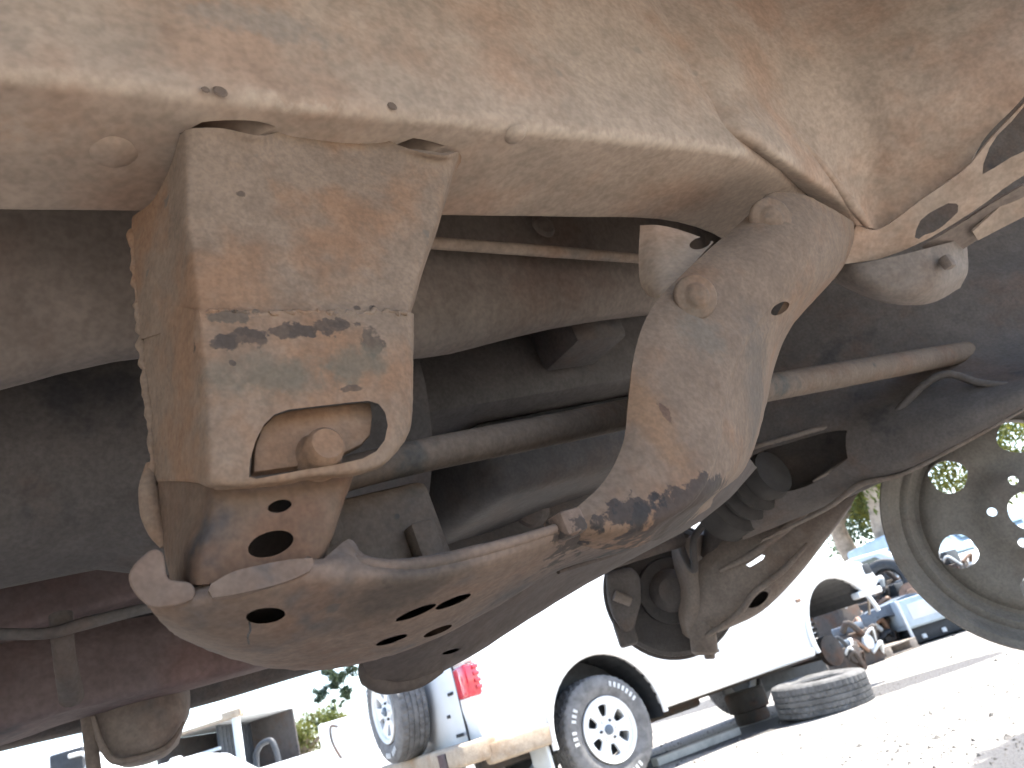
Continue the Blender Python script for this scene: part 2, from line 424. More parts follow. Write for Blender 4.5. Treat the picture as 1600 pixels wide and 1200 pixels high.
# ---- mounting bracket
mb = M['bracket']
def rows_b(rs): return [[B(u, v, b) for (u, v, b) in r] for r in rs]
brk = patch('mounting_bracket', rows_b([
    [(207, 338, .118), (240, 312, .085), (268, 255, .052), (281, 213, .030), (300, 201, .020), (350, 201, .018), (405, 212, .019), (445, 205, .028), (520, 200, .033), (590, 214, .030), (640, 233, .022), (690, 243, .019), (716, 238, .028), (722, 250, .045)],
    [(206, 352, .118), (240, 330, .087), (270, 285, .055), (286, 245, .031), (303, 238, .025), (350, 238, .025), (405, 242, .026), (445, 240, .030), (520, 240, .032), (590, 250, .031), (640, 258, .028), (685, 265, .027), (706, 264, .030), (708, 278, .045)],
    [(209, 410, .118), (238, 400, .088), (268, 370, .058), (288, 345, .034), (306, 340, .030), (350, 340, .030), (405, 340, .030), (445, 342, .030), (520, 343, .030), (580, 345, .030), (630, 347, .030), (665, 349, .030), (681, 350, .033), (683, 360, .05)],
    [(213, 460, .118), (242, 450, .088), (274, 430, .058), (297, 410, .034), (314, 408, .030), (352, 408, .030), (405, 408, .030), (445, 410, .030), (515, 410, .030), (570, 412, .030), (618, 414, .030), (645, 416, .030), (659, 418, .033), (661, 425, .05)],
    [(219, 530, .118), (247, 522, .088), (283, 510, .058), (306, 496, .034), (322, 495, .030), (356, 495, .030), (405, 495, .030), (445, 496, .030), (510, 496, .030), (560, 496, .030), (600, 496, .030), (625, 496, .030), (637, 496, .033), (640, 500, .05)],
    ]), mb, V, .005, 6, 4, rough=.00015)
low = patch('bracket_box', rows_b([
    [(218, 480, .119), (246, 476, .086), (285, 480, .05), (306, 484, .029), (322, 486, .0265), (380, 489, .0265), (440, 487, .0265), (500, 484, .0265), (560, 484, .0265), (610, 486, .0265), (636, 488, .029), (646, 490, .036), (645, 492, .06)],
    [(224, 560, .119), (254, 556, .086), (288, 545, .05), (311, 535, .029), (328, 532, .0255), (380, 533, .0255), (440, 530, .0255), (500, 528, .0255), (560, 528, .0255), (610, 528, .0255), (636, 530, .029), (646, 532, .036), (645, 534, .06)],
    [(234, 640, .119), (266, 635, .086), (297, 628, .05), (318, 620, .030), (336, 618, .026), (380, 618, .026), (440, 615, .026), (500, 612, .026), (560, 610, .026), (610, 610, .026), (636, 611, .030), (645, 612, .037), (643, 614, .06)],
    [(238, 700, .119), (268, 696, .086), (300, 692, .05), (321, 690, .030), (338, 688, .026), (380, 688, .026), (440, 684, .026), (500, 680, .026), (560, 674, .026), (608, 672, .026), (634, 668, .031), (642, 666, .038), (640, 666, .06)],
    [(242, 745, .119), (270, 744, .086), (303, 744, .052), (324, 748, .031), (342, 750, .0275), (380, 749, .0275), (440, 744, .0275), (500, 736, .0275), (555, 732, .0275), (596, 722, .028), (618, 706, .033), (626, 698, .040), (622, 694, .06)],
    [(243, 752, .119), (271, 752, .088), (305, 754, .056), (327, 762, .038), (345, 765, .036), (382, 764, .036), (440, 758, .036), (498, 748, .036), (552, 744, .037), (590, 732, .038), (609, 717, .043), (616, 709, .048), (613, 704, .062)],
    ]), mb, None, .005, 6, 4, rough=.00015,
    cut=[pxcut([(389, 745), (391, 718), (399, 690), (412, 664), (428, 648), (450, 640), (510, 633), (575, 626), (592, 631), (602, 645), (606, 665), (601, 688), (588, 705), (566, 717), (530, 725), (470, 735), (402, 748)], B(500, 690, .028), .035)])
adopt(low, brk)
LW = ([
    [(243, 735, .119), (272, 736, .09), (308, 742, .06), (328, 748, .046), (346, 752, .043), (400, 754, .043), (455, 750, .043), (510, 742, .043), (545, 735, .044), (556, 732, .052), (556, 732, .08)],
    [(250, 800, .119), (276, 802, .09), (308, 806, .06), (326, 808, .046), (344, 810, .043), (400, 808, .043), (450, 803, .043), (500, 795, .043), (526, 790, .046), (536, 788, .055), (536, 788, .08)],
    [(256, 860, .119), (275, 862, .09), (292, 866, .06), (308, 868, .047), (330, 868, .044), (390, 866, .044), (440, 858, .044), (485, 850, .044), (508, 846, .046), (518, 843, .055), (518, 842, .08)],
    [(266, 905, .119), (280, 910, .09), (294, 912, .06), (306, 914, .048), (328, 912, .045), (385, 905, .045), (430, 898, .045), (470, 892, .045), (492, 888, .048), (500, 886, .056), (500, 884, .08)],
    ])
lowp = patch('lower_web', rows_b(LW), M['web'], None, .005, 6, 4, rough=.00015,
    cut=[pxcut(oval(437, 791, 19, 9.5, 14), B(437, 791, .043), .03), pxcut(oval(423, 850, 37, 19, 18), B(423, 850, .044), .03)])
adopt(lowp, brk)
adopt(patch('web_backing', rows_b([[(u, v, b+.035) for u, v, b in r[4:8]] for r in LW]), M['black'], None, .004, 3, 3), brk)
# weld bead over the overlap, lumps of scale along the flange edge
bead = []
for u in np.arange(322, 640, 6): bead.append(B(u+rng.normal(0, 1.5), 489+rng.normal(0, 1.6)+2*math.sin(u*.05), .0272+rng.normal(0, .0004)))
adopt(tube('weld_bead', bead, [max(.0005, .0014+rng.normal(0, .0005)) for k in range(len(bead))], mb, None, 10, 2), brk)
edge = []
for v in np.arange(360, 745, 9): edge.append(B(np.interp(v, [338, 480, 560, 640, 745], [206, 217, 224, 234, 242]) - 1 + rng.normal(0, 1.2), v+rng.normal(0, 2), .119))
adopt(tube('scale_edge', edge, [max(.0012, .0025+rng.normal(0, .0007)) for k in range(len(edge))], mb, None, 8, 2), brk)
adopt(tube('scale_lump', [B(236, 725, .121), B(232, 760, .121), B(236, 800, .121), B(246, 830, .121), B(258, 852, .121)], [.003, .0055, .006, .005, .003], mb, None, 10, 5), brk)
adopt(tube('flange_tab', [B(258, 338, .10), B(262, 350, .098), B(250, 352, .105)], [.0025, .0045, .002], mb, None, 10, 4), brk)
# alignment cam seen through the slot, with its bolt
camp = pxplate('cam_plate', [(396, 738), (398, 700), (408, 668), (428, 648), (455, 640), (560, 628), (580, 627), (583, 650), (580, 678), (566, 694), (520, 716), (470, 728)], .037, .008, mb, None, .0018)
adopt(camp, brk)
pb = B(502, 706, .033)
adopt(lathe('bolt_head', [(0, -.012), (.0085, -.0115), (.0105, -.009), (.0112, -.001), (.0120, .002), (.0135, .005), (.0138, .012)], pb, e2, mb, None, 28), brk)
# rusty block behind the bracket, with its lug
blk = box('bushing_block', (-.05, .155, -.285), (.07, .25, -.215), M['tube'], V, .008, fr=W, world=True)
adopt(box('block_lug', (.035, .140, -.285), (.055, .156, -.25), M['tube'], None, .003, fr=W, world=True), blk)
adopt(hexbolt('block_bolt', W(-.02, .155, -.235), -e2, .008, .007, M['tube']), blk)

# ---- cradle: pressed sheet joining the feet of the two brackets
def capsule(u, v, L, r, ang):
    return oval(u, v, L, r, ang, 18)
CR = ([
    [(246, 908, .10), (300, 908, .07), (345, 898, .052), (400, 886, .046), (460, 873, .042), (505, 872, .042), (545, 842, .055), (570, 866, .055), (625, 873, .050), (690, 863, .046), (790, 840, .042), (884, 812, .038), (950, 752, .040), (985, 690, .045)],
    [(232, 915, .075), (285, 920, .058), (340, 912, .046), (400, 903, .040), (460, 890, .037), (505, 886, .037), (545, 880, .040), (575, 888, .040), (625, 892, .039), (690, 884, .038), (790, 858, .036), (890, 824, .034), (965, 790, .036), (1010, 745, .040)],
    [(228, 935, .06), (285, 940, .050), (340, 935, .042), (400, 928, .040), (460, 918, .040), (510, 912, .041), (555, 910, .042), (600, 912, .042), (650, 910, .042), (705, 902, .042), (795, 876, .042), (895, 840, .042), (985, 815, .046), (1040, 780, .050)],
    [(240, 958, .062), (290, 967, .060), (342, 968, .060), (400, 965, .060), (460, 958, .062), (515, 950, .062), (565, 945, .062), (610, 942, .062), (660, 935, .062), (715, 922, .062), (800, 895, .062), (890, 860, .062), (985, 836, .066), (1050, 803, .07)],
    [(256, 978, .085), (300, 992, .085), (350, 1002, .085), (405, 1006, .09), (460, 1002, .092), (515, 994, .092), (570, 986, .092), (615, 980, .092), (665, 968, .092), (718, 950, .092), (800, 914, .09), (885, 876, .09), (980, 850, .095), (1050, 818, .10)],
    [(276, 993, .13), (312, 1008, .13), (356, 1023, .13), (408, 1034, .14), (460, 1038, .15), (515, 1037, .155), (572, 1026, .15), (620, 1014, .14), (670, 996, .135), (720, 974, .13), (800, 930, .12), (880, 886, .115), (975, 860, .12), (1050, 828, .13)],
    [(284, 997, .16), (318, 1013, .16), (360, 1029, .16), (410, 1042, .17), (460, 1047, .18), (515, 1046, .185), (574, 1034, .18), (624, 1020, .17), (674, 1001, .16), (722, 978, .155), (800, 934, .14), (880, 888, .13), (973, 862, .135), (1048, 830, .145)],
    ])
cradle = patch('cradle', rows_b(CR), M['cradle'], V, .006, 5, 4, rough=.0002,
    cut=[pxcut(oval(415, 962, 31, 12, 6), B(415, 962, .06), .03), pxcut(capsule(650, 957, 34, 5.5, 22), B(650, 957, .075), .03), pxcut(capsule(708, 940, 30, 5.5, 22), B(708, 940, .075), .03),
         pxcut(capsule(612, 1000, 26, 4.5, 18), B(612, 1000, .12), .03), pxcut(capsule(684, 986, 24, 4.5, 22), B(684, 986, .12), .03)])
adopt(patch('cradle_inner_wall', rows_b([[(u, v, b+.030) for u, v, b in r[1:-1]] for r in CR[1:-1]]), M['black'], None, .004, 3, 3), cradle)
ear = solid('hook_ear', *[[B(u, v, b_) for u, v in closed([(226, 866), (243, 858), (256, 868), (259, 892), (266, 906), (300, 912), (300, 938), (248, 950), (222, 940), (204, 915), (203, 892)], 3)] for b_ in (.046, .066)], M['cradle'], None, .0045, 3); adopt(ear, cradle)
adopt(patch('ear_plate', rows_b([
    [(330, 912, .036), (365, 893, .035), (410, 882, .034), (455, 874, .034), (488, 872, .035)],
    [(326, 922, .036), (368, 908, .0345), (412, 897, .034), (458, 888, .034), (490, 880, .036)],
    [(332, 934, .036), (370, 928, .034), (414, 918, .034), (455, 906, .034), (484, 892, .035)]]), M['cradle'], None, .006, 5, 5), cradle)
adopt(tube('hanging_thread', [B(390, 972, .06), B(391, 985, .058), B(387, 995, .058), B(389, 1006, .066)], .0005, M['black'], None, 6, 4), cradle)
adopt(tube('rim_fold', [B(u, v, b) for u, v, b in ((545, 866, .052), (570, 880, .046), (625, 886, .043), (690, 876, .040), (790, 850, .037), (868, 826, .034))], [.002, .0035, .004, .004, .0035, .003], M['cradle'], None, 10, 4), cradle)
adopt(box('spacer_tab', (0, -.010, -.008), (.018, .012, .008), M['cradle'], None, .003, world=True, fr=lambda x, y, z: B(868, 826, .036)+x*e1+y*e2+z*e3), cradle)
# skid plate below and beyond the cradle
SK = ([
    [(560, 1000, .16), (640, 985, .16), (720, 950, .155), (800, 915, .15), (890, 868, .145), (985, 835, .15), (1060, 800, .16), (1120, 755, .17), (1160, 700, .18)],
    [(566, 1035, .20), (645, 1015, .19), (722, 980, .185), (805, 935, .18), (895, 885, .18), (990, 850, .18), (1065, 812, .19), (1125, 770, .20), (1170, 715, .21)],
    [(578, 1056, .22), (640, 1042, .22), (728, 1000, .215), (812, 952, .215), (902, 898, .215), (995, 858, .22), (1070, 818, .225), (1130, 774, .235), (1176, 722, .24)],
    [(600, 1068, .24), (655, 1060, .24), (738, 1018, .24), (822, 965, .245), (912, 910, .25), (1002, 862, .25), (1076, 822, .26), (1135, 778, .265), (1180, 728, .27)],
    [(612, 1070, .27), (662, 1064, .27), (742, 1022, .27), (826, 968, .275), (916, 913, .28), (1005, 864, .29), (1080, 824, .30), (1138, 780, .30), (1183, 730, .31)]])
skid = patch('skid_plate', rows_b(SK), M['skid'], V, .005, 5, 4, rough=.0002, cut=[pxcut(capsule(705, 1018, 14, 3, 16), B(705, 1018, .225), .03), pxcut(capsule(1032, 795, 24, 6, 20), B(1032, 797, .15), .02)])
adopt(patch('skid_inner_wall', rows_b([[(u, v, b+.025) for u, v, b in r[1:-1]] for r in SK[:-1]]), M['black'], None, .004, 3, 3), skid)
adopt(tube('skid_lip', [B(u, v, b) for u, v, b in ((575, 1030, .23), (580, 1052, .235), (605, 1066, .245), (655, 1062, .245), (690, 1046, .243))], [.006, .010, .009, .006, .003], M['skid'], None, 12, 5), skid)
adopt(tube('skid_rib', [B(u, v, b) for u, v, b in ((872, 893, .150), (960, 862, .165), (1040, 826, .18), (1110, 778, .19))], [.002, .004, .004, .002], M['skid'], None, 10, 4), skid)

# ---- gusset bracket bolted to the front of the rail
GS = ([
    [(1185, 318, 0.030), (1200, 303, 0.018), (1232, 300, 0.010), (1262, 306, 0.004), (1300, 326, 0.012), (1328, 343, 0.035), (1336, 350, 0.070)],
    [(1160, 345, 0.034), (1180, 345, 0.020), (1220, 350, 0.008), (1258, 362, 0.003), (1298, 374, 0.012), (1326, 376, 0.036), (1333, 378, 0.070)],
    [(1102, 395, 0.036), (1130, 400, 0.026), (1172, 412, 0.016), (1225, 422, 0.012), (1276, 430, 0.020), (1306, 424, 0.044), (1314, 422, 0.090)],
    [(1035, 460, 0.036), (1066, 462, 0.029), (1115, 472, 0.025), (1170, 488, 0.023), (1222, 494, 0.036), (1258, 480, 0.064), (1268, 474, 0.110)],
    [(1006, 505, 0.036), (1040, 508, 0.029), (1090, 518, 0.025), (1142, 532, 0.023), (1188, 540, 0.036), (1222, 524, 0.064), (1236, 512, 0.115)],
    [(990, 560, 0.036), (1024, 565, 0.029), (1072, 575, 0.025), (1120, 588, 0.023), (1162, 594, 0.036), (1198, 578, 0.064), (1212, 566, 0.120)],
    [(982, 625, 0.036), (1016, 632, 0.029), (1062, 645, 0.025), (1108, 656, 0.023), (1148, 658, 0.036), (1186, 642, 0.064), (1198, 630, 0.125)],
    [(974, 690, 0.036), (1005, 702, 0.029), (1050, 718, 0.025), (1095, 728, 0.023), (1134, 724, 0.036), (1168, 704, 0.064), (1182, 690, 0.130)],
    [(945, 750, 0.036), (978, 768, 0.029), (1020, 782, 0.025), (1064, 786, 0.023), (1105, 776, 0.036), (1140, 752, 0.064), (1160, 738, 0.135)],
    [(890, 802, 0.036), (920, 818, 0.031), (965, 830, 0.030), (1010, 828, 0.034), (1058, 812, 0.052), (1098, 788, 0.080), (1120, 772, 0.150)],
    [(850, 828, .052), (890, 846, .052), (938, 858, .060), (990, 856, .072), (1040, 838, .088), (1085, 810, .110), (1110, 792, .17)],
    ])
def crease(r):
    (u3, v3, b3), (u4, v4, b4) = r[3], r[4]
    return r[:4] + [(u3+(u4-u3)*.45, v3+(v4-v3)*.45, b3+.0015), (u3+(u4-u3)*.60, v3+(v4-v3)*.60, b3+(b4-b3)*.45)] + r[4:]
gus = patch('gusset_bracket', rows_b([crease(r) for r in GS]), M['gusset'], V, .006, 5, 5, rough=.0002, cut=[pxcut(oval(1219, 482, 16, 8, 32), B(1219, 482, .022), .03)])
for (u, v, b, r) in ((1205, 342, .012, .0155), (1088, 463, .020, .0135)):
    nrm = nz(CP-B(u, v, b))*.5 - e2*.6 - .1*e3
    adopt(lathe('gusset_bolt', [(0, .0066), (r*.45, .0062), (r*.72, .0046), (r*.80, .0026), (r*.95, .0018), (r*1.30, .0013), (r*1.42, .0002), (r*1.45, -.003)], B(u, v, b), nrm, M['gusset'], None, 22, smooth=60), gus)
for kk, (uu, vv) in enumerate(((1150, 360), (1165, 352))): pass
adopt(patch('gusset_tab', rows_b([
    [(1000, 352, .10), (1030, 352, .085), (1065, 360, .075), (1115, 378, .065)],
    [(998, 400, .10), (1028, 400, .08), (1062, 402, .068), (1090, 405, .058)],
    [(1000, 440, .10), (1022, 445, .08), (1045, 448, .065), (1062, 440, .055)],
    [(1012, 462, .10), (1025, 466, .08), (1036, 466, .065), (1044, 460, .055)]]), M['rail'], None, .005, 5, 5, cut=[pxcut(oval(1094, 380, 17, 9, 15), B(1094, 380, .064), .02)]), gus)
# caked dirt bead where gusset meets the rail

# ---- inner guard panel at the front of the rail, with its rusted-through flange
def railside(u, v, out=0.):
    b = 0.
    for _ in range(12): b = bofs(loc(B(u, v, b))[0])
    return B(u, v, b-out)
GRD = [[B(1000, -90, .012), B(1120, -90, -.004), P(1220, -90, 1.07), P(1300, -90, 1.06), P(1400, -90, 1.02), P(1520, -90, .97), P(1680, -90, .91)],
    [B(1010, 60, .012), B(1120, 60, -.003), P(1220, 66, .955), P(1310, 65, .97), P(1405, 50, .95), P(1520, 40, .915), P(1670, 20, .87)],
    [B(1080, 150, .012), B(1150, 152, -.003), P(1232, 162, .91), P(1320, 160, .945), P(1402, 150, .93), P(1500, 130, .905), P(1640, 95, .87)],
    [B(1150, 225, .012), B(1205, 230, -.002), P(1272, 240, .905), P(1340, 240, .955), P(1402, 232, .945), P(1480, 205, .925), P(1592, 160, .89)],
    [P(1255, 306, .98), P(1295, 312, .94), P(1330, 318, .945), P(1362, 315, .98), P(1400, 300, .975), P(1456, 268, .96), P(1540, 214, .925)],
    [P(1312, 352, 1.0), P(1335, 352, .965), P(1352, 354, .965), P(1376, 358, .985), P(1402, 346, .98), P(1446, 312, .97), P(1512, 262, .94)]]
guard = patch('inner_guard', GRD, M['rail'], V, .003, 6, 6, rough=.0002)
adopt(tube('folded_seam', [P(1205, 175, .885), P(1238, 208, .892), P(1285, 262, .915), P(1330, 318, .945), P(1356, 352, .962)], [.001, .005, .006, .007, .004], M['rail'], None, 12, 6), guard)
jag = lambda pts: [(u+random.uniform(-1.6, 1.6), v+random.uniform(-1.6, 1.6)) for u, v in closed(pts, 2)]
flange = patch('rusted_flange', [[P(u, v, d) for u, v, d in r] for r in [
    [(1338, 352, .965), (1376, 357, .97), (1440, 312, .955), (1510, 262, .93), (1552, 212, .915), (1640, 120, .875)],
    [(1328, 382, .97), (1380, 378, .975), (1448, 340, .96), (1522, 288, .94), (1575, 250, .925), (1660, 190, .89)],
    [(1312, 414, .98), (1382, 402, .985), (1452, 372, .975), (1532, 322, .955), (1590, 280, .94), (1680, 230, .90)]]], M['rail'], None, .003, 8, 8, rough=.0003,
    cut=[pxcut(jag([(1430, 372), (1438, 345), (1468, 325), (1494, 317), (1496, 330), (1470, 356), (1446, 368)]), P(1460, 345, .965), .022),
         pxcut(jag([(1536, 272), (1546, 232), (1580, 190), (1640, 130), (1690, 150), (1640, 215), (1580, 245)]), P(1590, 215, .91), .06)])
adopt(flange, guard)
adopt(patch('flange_return', [[P(u, v, d) for u, v, d in r] for r in [
    [(1440, 385, 1.0), (1500, 350, .99), (1560, 312, .97), (1660, 255, .94)],
    [(1470, 408, 1.03), (1512, 385, 1.02), (1570, 345, 1.0), (1660, 285, .97)]]], M['inner'], None, .003, 5, 5), guard)
adopt(patch('flange_tab', [[P(u, v, d) for u, v, d in r] for r in [
    [(1520, 362, .99), (1560, 325, .98), (1600, 290, .97), (1660, 240, .95)],
    [(1528, 376, 1.0), (1566, 356, .99), (1606, 335, .98), (1660, 300, .96)]]], M['rail'], None, .004, 5, 5), guard)
cup = patch('bump_stop_cup', [[P(u, v, d) for u, v, d in r] for r in [
    [(1300, 412, 1.02), (1340, 412, .98), (1400, 400, .97), (1460, 385, .98), (1510, 372, 1.03)],
    [(1300, 428, 1.02), (1345, 436, .975), (1405, 432, .965), (1465, 415, .975), (1512, 395, 1.03)],
    [(1304, 440, 1.03), (1355, 456, .985), (1412, 460, .97), (1465, 448, .98), (1512, 425, 1.03)],
    [(1325, 452, 1.06), (1370, 470, 1.02), (1416, 477, 1.0), (1460, 472, 1.01), (1500, 450, 1.05)]]], M['arm'], V, .004, 6, 6)
adopt(box('cup_lug', (-.007, -.006, -.010), (.010, .008, .008), M['arm'], None, .004, world=True, fr=lambda x, y, z: P(1480, 408, .965)+x*e1+y*e2+z*e3), cup)

# ---- torsion bar running fore and aft behind the brackets
tb = tube('torsion_bar', [B(460, 762, .135), B(640, 716, .135), B(860, 672, .16), B(1040, 635, .20), B(1300, 588, .26), B(1560, 541, .30)], [.0118, .0125, .0140, .0160, .0195, .0215], M['tube'], V, 20, 6)
pe = B(1540, 545, .295)
adopt(lathe('bar_boss', [(0, -.02), (.028, -.02), (.034, -.012), (.036, .03), (0, .035)], pe, nz(B(1560, 541, .30)-B(1300, 588, .26)), M['dark'], None, 28), tb)
def rows_p(rs): return [[P(*q) for q in r] for r in rs]
# ---- inner panels, engine and gearbox seen through the openings
inner = patch('inner_panel', rows_b([
    [(-260, 250, .20), (0, 260, .20), (220, 270, .20), (450, 285, .20), (660, 300, .21), (860, 310, .22), (1010, 318, .24), (1250, 330, .30)],
    [(-260, 450, .23), (0, 440, .23), (220, 420, .23), (450, 415, .23), (660, 405, .235), (860, 420, .245), (1010, 425, .26), (1250, 420, .32)],
    [(-260, 600, .26), (0, 560, .26), (220, 520, .25), (450, 510, .25), (660, 505, .25), (860, 478, .26), (1010, 462, .28), (1250, 440, .34)],
    [(-260, 670, .30), (0, 606, .29), (220, 557, .28), (450, 558, .28), (660, 556, .28), (860, 512, .29), (1010, 490, .31), (1250, 462, .37)],
    [(-260, 672, .36), (0, 608, .35), (220, 559, .34), (450, 559, .34), (660, 557, .34), (860, 513, .35), (1010, 491, .37), (1250, 463, .43)]]), M['inner'], V, .003, 5, 5, rough=.0003)
adopt(tube('brake_pipe', [B(560, 372, .19), B(680, 380, .195), B(860, 393, .205), B(1010, 405, .22)], [.006, .0065, .007, .006], M['rail'], None, 12, 4), inner)
adopt(lathe('grommet', [(0, -.004), (.012, -.003), (.016, .002)], B(850, 352, .215), -e2*-1, M['inner'], None, 20), inner)
floor = box('floor_pan', (-2.6, -.48, .30), (1.9, 1.42, .33), M['inner'], V, .006, fr=W, world=True)
for k in range(9):
    adopt(box('floor_rib', (-2.2+k*.42, .42, .278), (-2.14+k*.42, 1.2, .30), M['inner'], None, .006, fr=W, world=True), floor)
body = box('unseen_body_side', (-2.6, -.50, .20), (1.2, -.46, .95), M['red'], V, .015, fr=W, world=True)  # body panels added out of view, shading the chassis together with the floor pan
box('unseen_body_side', (-2.6, 1.40, .02), (1.9, 1.44, .95), M['red'], V, .015, fr=W, world=True)
box('unseen_body_top', (-2.6, -.46, .92), (1.9, 1.40, .96), M['red'], V, .015, fr=W, world=True)
# gearbox: ribbed housing with a bell end
gb = lathe('gearbox', [(0, -.50), (.07, -.50), (.085, -.48), (.09, -.30), (.12, -.27), (.13, -.05), (.15, .0), (.20, .20), (.215, .26), (.215, .28), (0, .28)], W(-.05, .56, .02), e1, M['dark'], V, 40)
eng = box('engine_block', (.24, .42, -.06), (.95, .76, .26), M['dark'], V, .02, fr=W, world=True)
adopt(box('oil_sump', (.34, .46, -.17), (.88, .72, -.06), M['black'], None, .03, 3, fr=W, world=True), eng)
for k in range(6): adopt(hexbolt('sump_bolt', W(.36+k*.1, .455, -.085), -e2, .007, .006, M['dark']), eng)
adopt(box('engine_mount', (.46, .33, -.03), (.56, .42, .05), M['dark'], None, .012, fr=W, world=True), eng)
box('transfer_case', (-.62, .40, -.16), (-.34, .68, .12), M['dark'], V, .03, 3, fr=W, world=True)

splash = patch('splash_panel', rows_p([
    [(-200, 520, 1.30), (200, 500, 1.28), (520, 480, 1.26), (700, 470, 1.28), (900, 440, 1.32), (1100, 420, 1.50), (1260, 400, 1.90)],
    [(-200, 800, 1.26), (200, 760, 1.25), (520, 700, 1.25), (700, 660, 1.27), (900, 620, 1.30), (1100, 580, 1.46), (1260, 560, 1.80)],
    [(-200, 960, 1.24), (200, 900, 1.23), (520, 850, 1.22), (700, 800, 1.24), (900, 745, 1.27), (1100, 690, 1.44), (1260, 640, 1.75)],
    [(-200, 1040, 1.24), (200, 985, 1.23), (520, 960, 1.22), (700, 905, 1.22), (900, 835, 1.25), (1080, 760, 1.44), (1230, 690, 1.75)]]), M['black'], V, .004, 4, 5)
for u, v, r in ((760, 690, .03), (640, 620, .02), (900, 560, .035), (830, 800, .025)):
    adopt(lathe('pressing', [(0, -.012), (r*.7, -.011), (r, -.004), (r*1.2, .004)], P(u, v, 1.24), -fw*-1, M['dark'], None, 24), splash)

# ---- rail of the other side with its own hanging bracket and the body sill behind it
orail = rail_sweep('frame_rail', -1.2, 1.5, .80, .117, .20, .011, M['red'], cofs=lambda a: -.10+.0*a, bo=lambda a: -bofs(a)*.9, step=.08)
sill = patch('body_sill', rows_b([
    [(-220, 1050, 1.12), (60, 1000, 1.12), (300, 960, 1.12), (480, 930, 1.12), (700, 880, 1.12)],
    [(-220, 1150, 1.10), (60, 1080, 1.10), (300, 1020, 1.10), (480, 975, 1.10), (700, 920, 1.10)],
    [(-220, 1215, 1.12), (60, 1150, 1.12), (300, 1098, 1.12), (480, 1046, 1.12), (700, 985, 1.12)],
    [(-220, 1228, 1.20), (60, 1160, 1.20), (300, 1106, 1.20), (480, 1052, 1.20), (700, 990, 1.20)],
    [(-220, 1226, 1.30), (60, 1158, 1.30), (300, 1104, 1.30), (480, 1050, 1.30), (700, 988, 1.30)]]), M['dark'], V, .004, 5, 5)
beam = patch('sill_beam', rows_b([
    [(-220, 1060, .86), (0, 1000, .86), (150, 975, .86), (320, 950, .86), (470, 935, .86), (640, 920, .88)],
    [(-220, 1100, .84), (0, 1045, .84), (150, 1010, .84), (320, 980, .84), (470, 960, .84), (640, 945, .86)],
    [(-220, 1185, .83), (0, 1118, .83), (150, 1090, .83), (320, 1048, .83), (470, 1015, .83), (640, 978, .85)],
    [(-220, 1222, .86), (0, 1150, .86), (130, 1108, .86), (320, 1068, .86), (470, 1028, .86), (640, 985, .88)],
    [(-220, 1236, .93), (0, 1166, .93), (130, 1122, .93), (320, 1072, .93), (470, 1031, .93), (640, 987, .95)]]), M['red'], V, .004, 5, 5, rough=.0004)
hb = patch('hanging_bracket', rows_b([
    [(120, 1010, 1.000), (150, 1000, 0.940), (200, 990, 0.920), (250, 980, 0.920), (282, 975, 0.940), (292, 975, 1.020)],
    [(128, 1080, 1.000), (150, 1072, 0.940), (200, 1068, 0.920), (250, 1058, 0.920), (282, 1048, 0.940), (292, 1050, 1.020)],
    [(128, 1110, 1.000), (152, 1104, 0.940), (205, 1098, 0.915), (252, 1088, 0.915), (286, 1080, 0.940), (297, 1082, 1.020)],
    [(134, 1140, 1.000), (160, 1140, 0.940), (210, 1136, 0.915), (255, 1124, 0.915), (289, 1112, 0.940), (296, 1114, 1.020)],
    [(145, 1165, 1.000), (170, 1176, 0.940), (215, 1170, 0.920), (255, 1158, 0.920), (280, 1140, 0.950), (287, 1136, 1.020)],
    [(155, 1172, 1.020), (182, 1194, 0.980), (220, 1190, 0.960), (255, 1178, 0.960), (272, 1166, 0.990), (280, 1160, 1.040)],
    [(165, 1174, 1.090), (190, 1198, 1.070), (222, 1196, 1.060), (255, 1184, 1.060), (270, 1172, 1.070), (278, 1164, 1.090)]]), M['inner'], V, .005, 5, 5)
adopt(tube('bracket_lip', [B(u, v, .925) for u, v in ((146, 1120), (156, 1158), (178, 1188), (215, 1184), (262, 1166), (288, 1128))], [.003, .004, .005, .004, .004, .002], M['inner'], None, 10, 5), hb)
adopt(tube('bracket_leg', [B(134, 1090, .95), B(142, 1160, .95), B(150, 1230, .95)], [.010, .009, .009], M['inner'], None, 12, 4), hb)
tube('fuel_line', [B(u, v, .62) for u, v in ((-40, 990), (70, 990), (130, 975), (230, 950), (330, 930))], [.006, .006, .007, .006, .005], M['dark'], V, 10, 5)
tube('stay_rod', [B(95, 960, .64), B(100, 1020, .64), B(112, 1090, .70)], [.012, .011, .013], M['dark'], V, 12, 5)

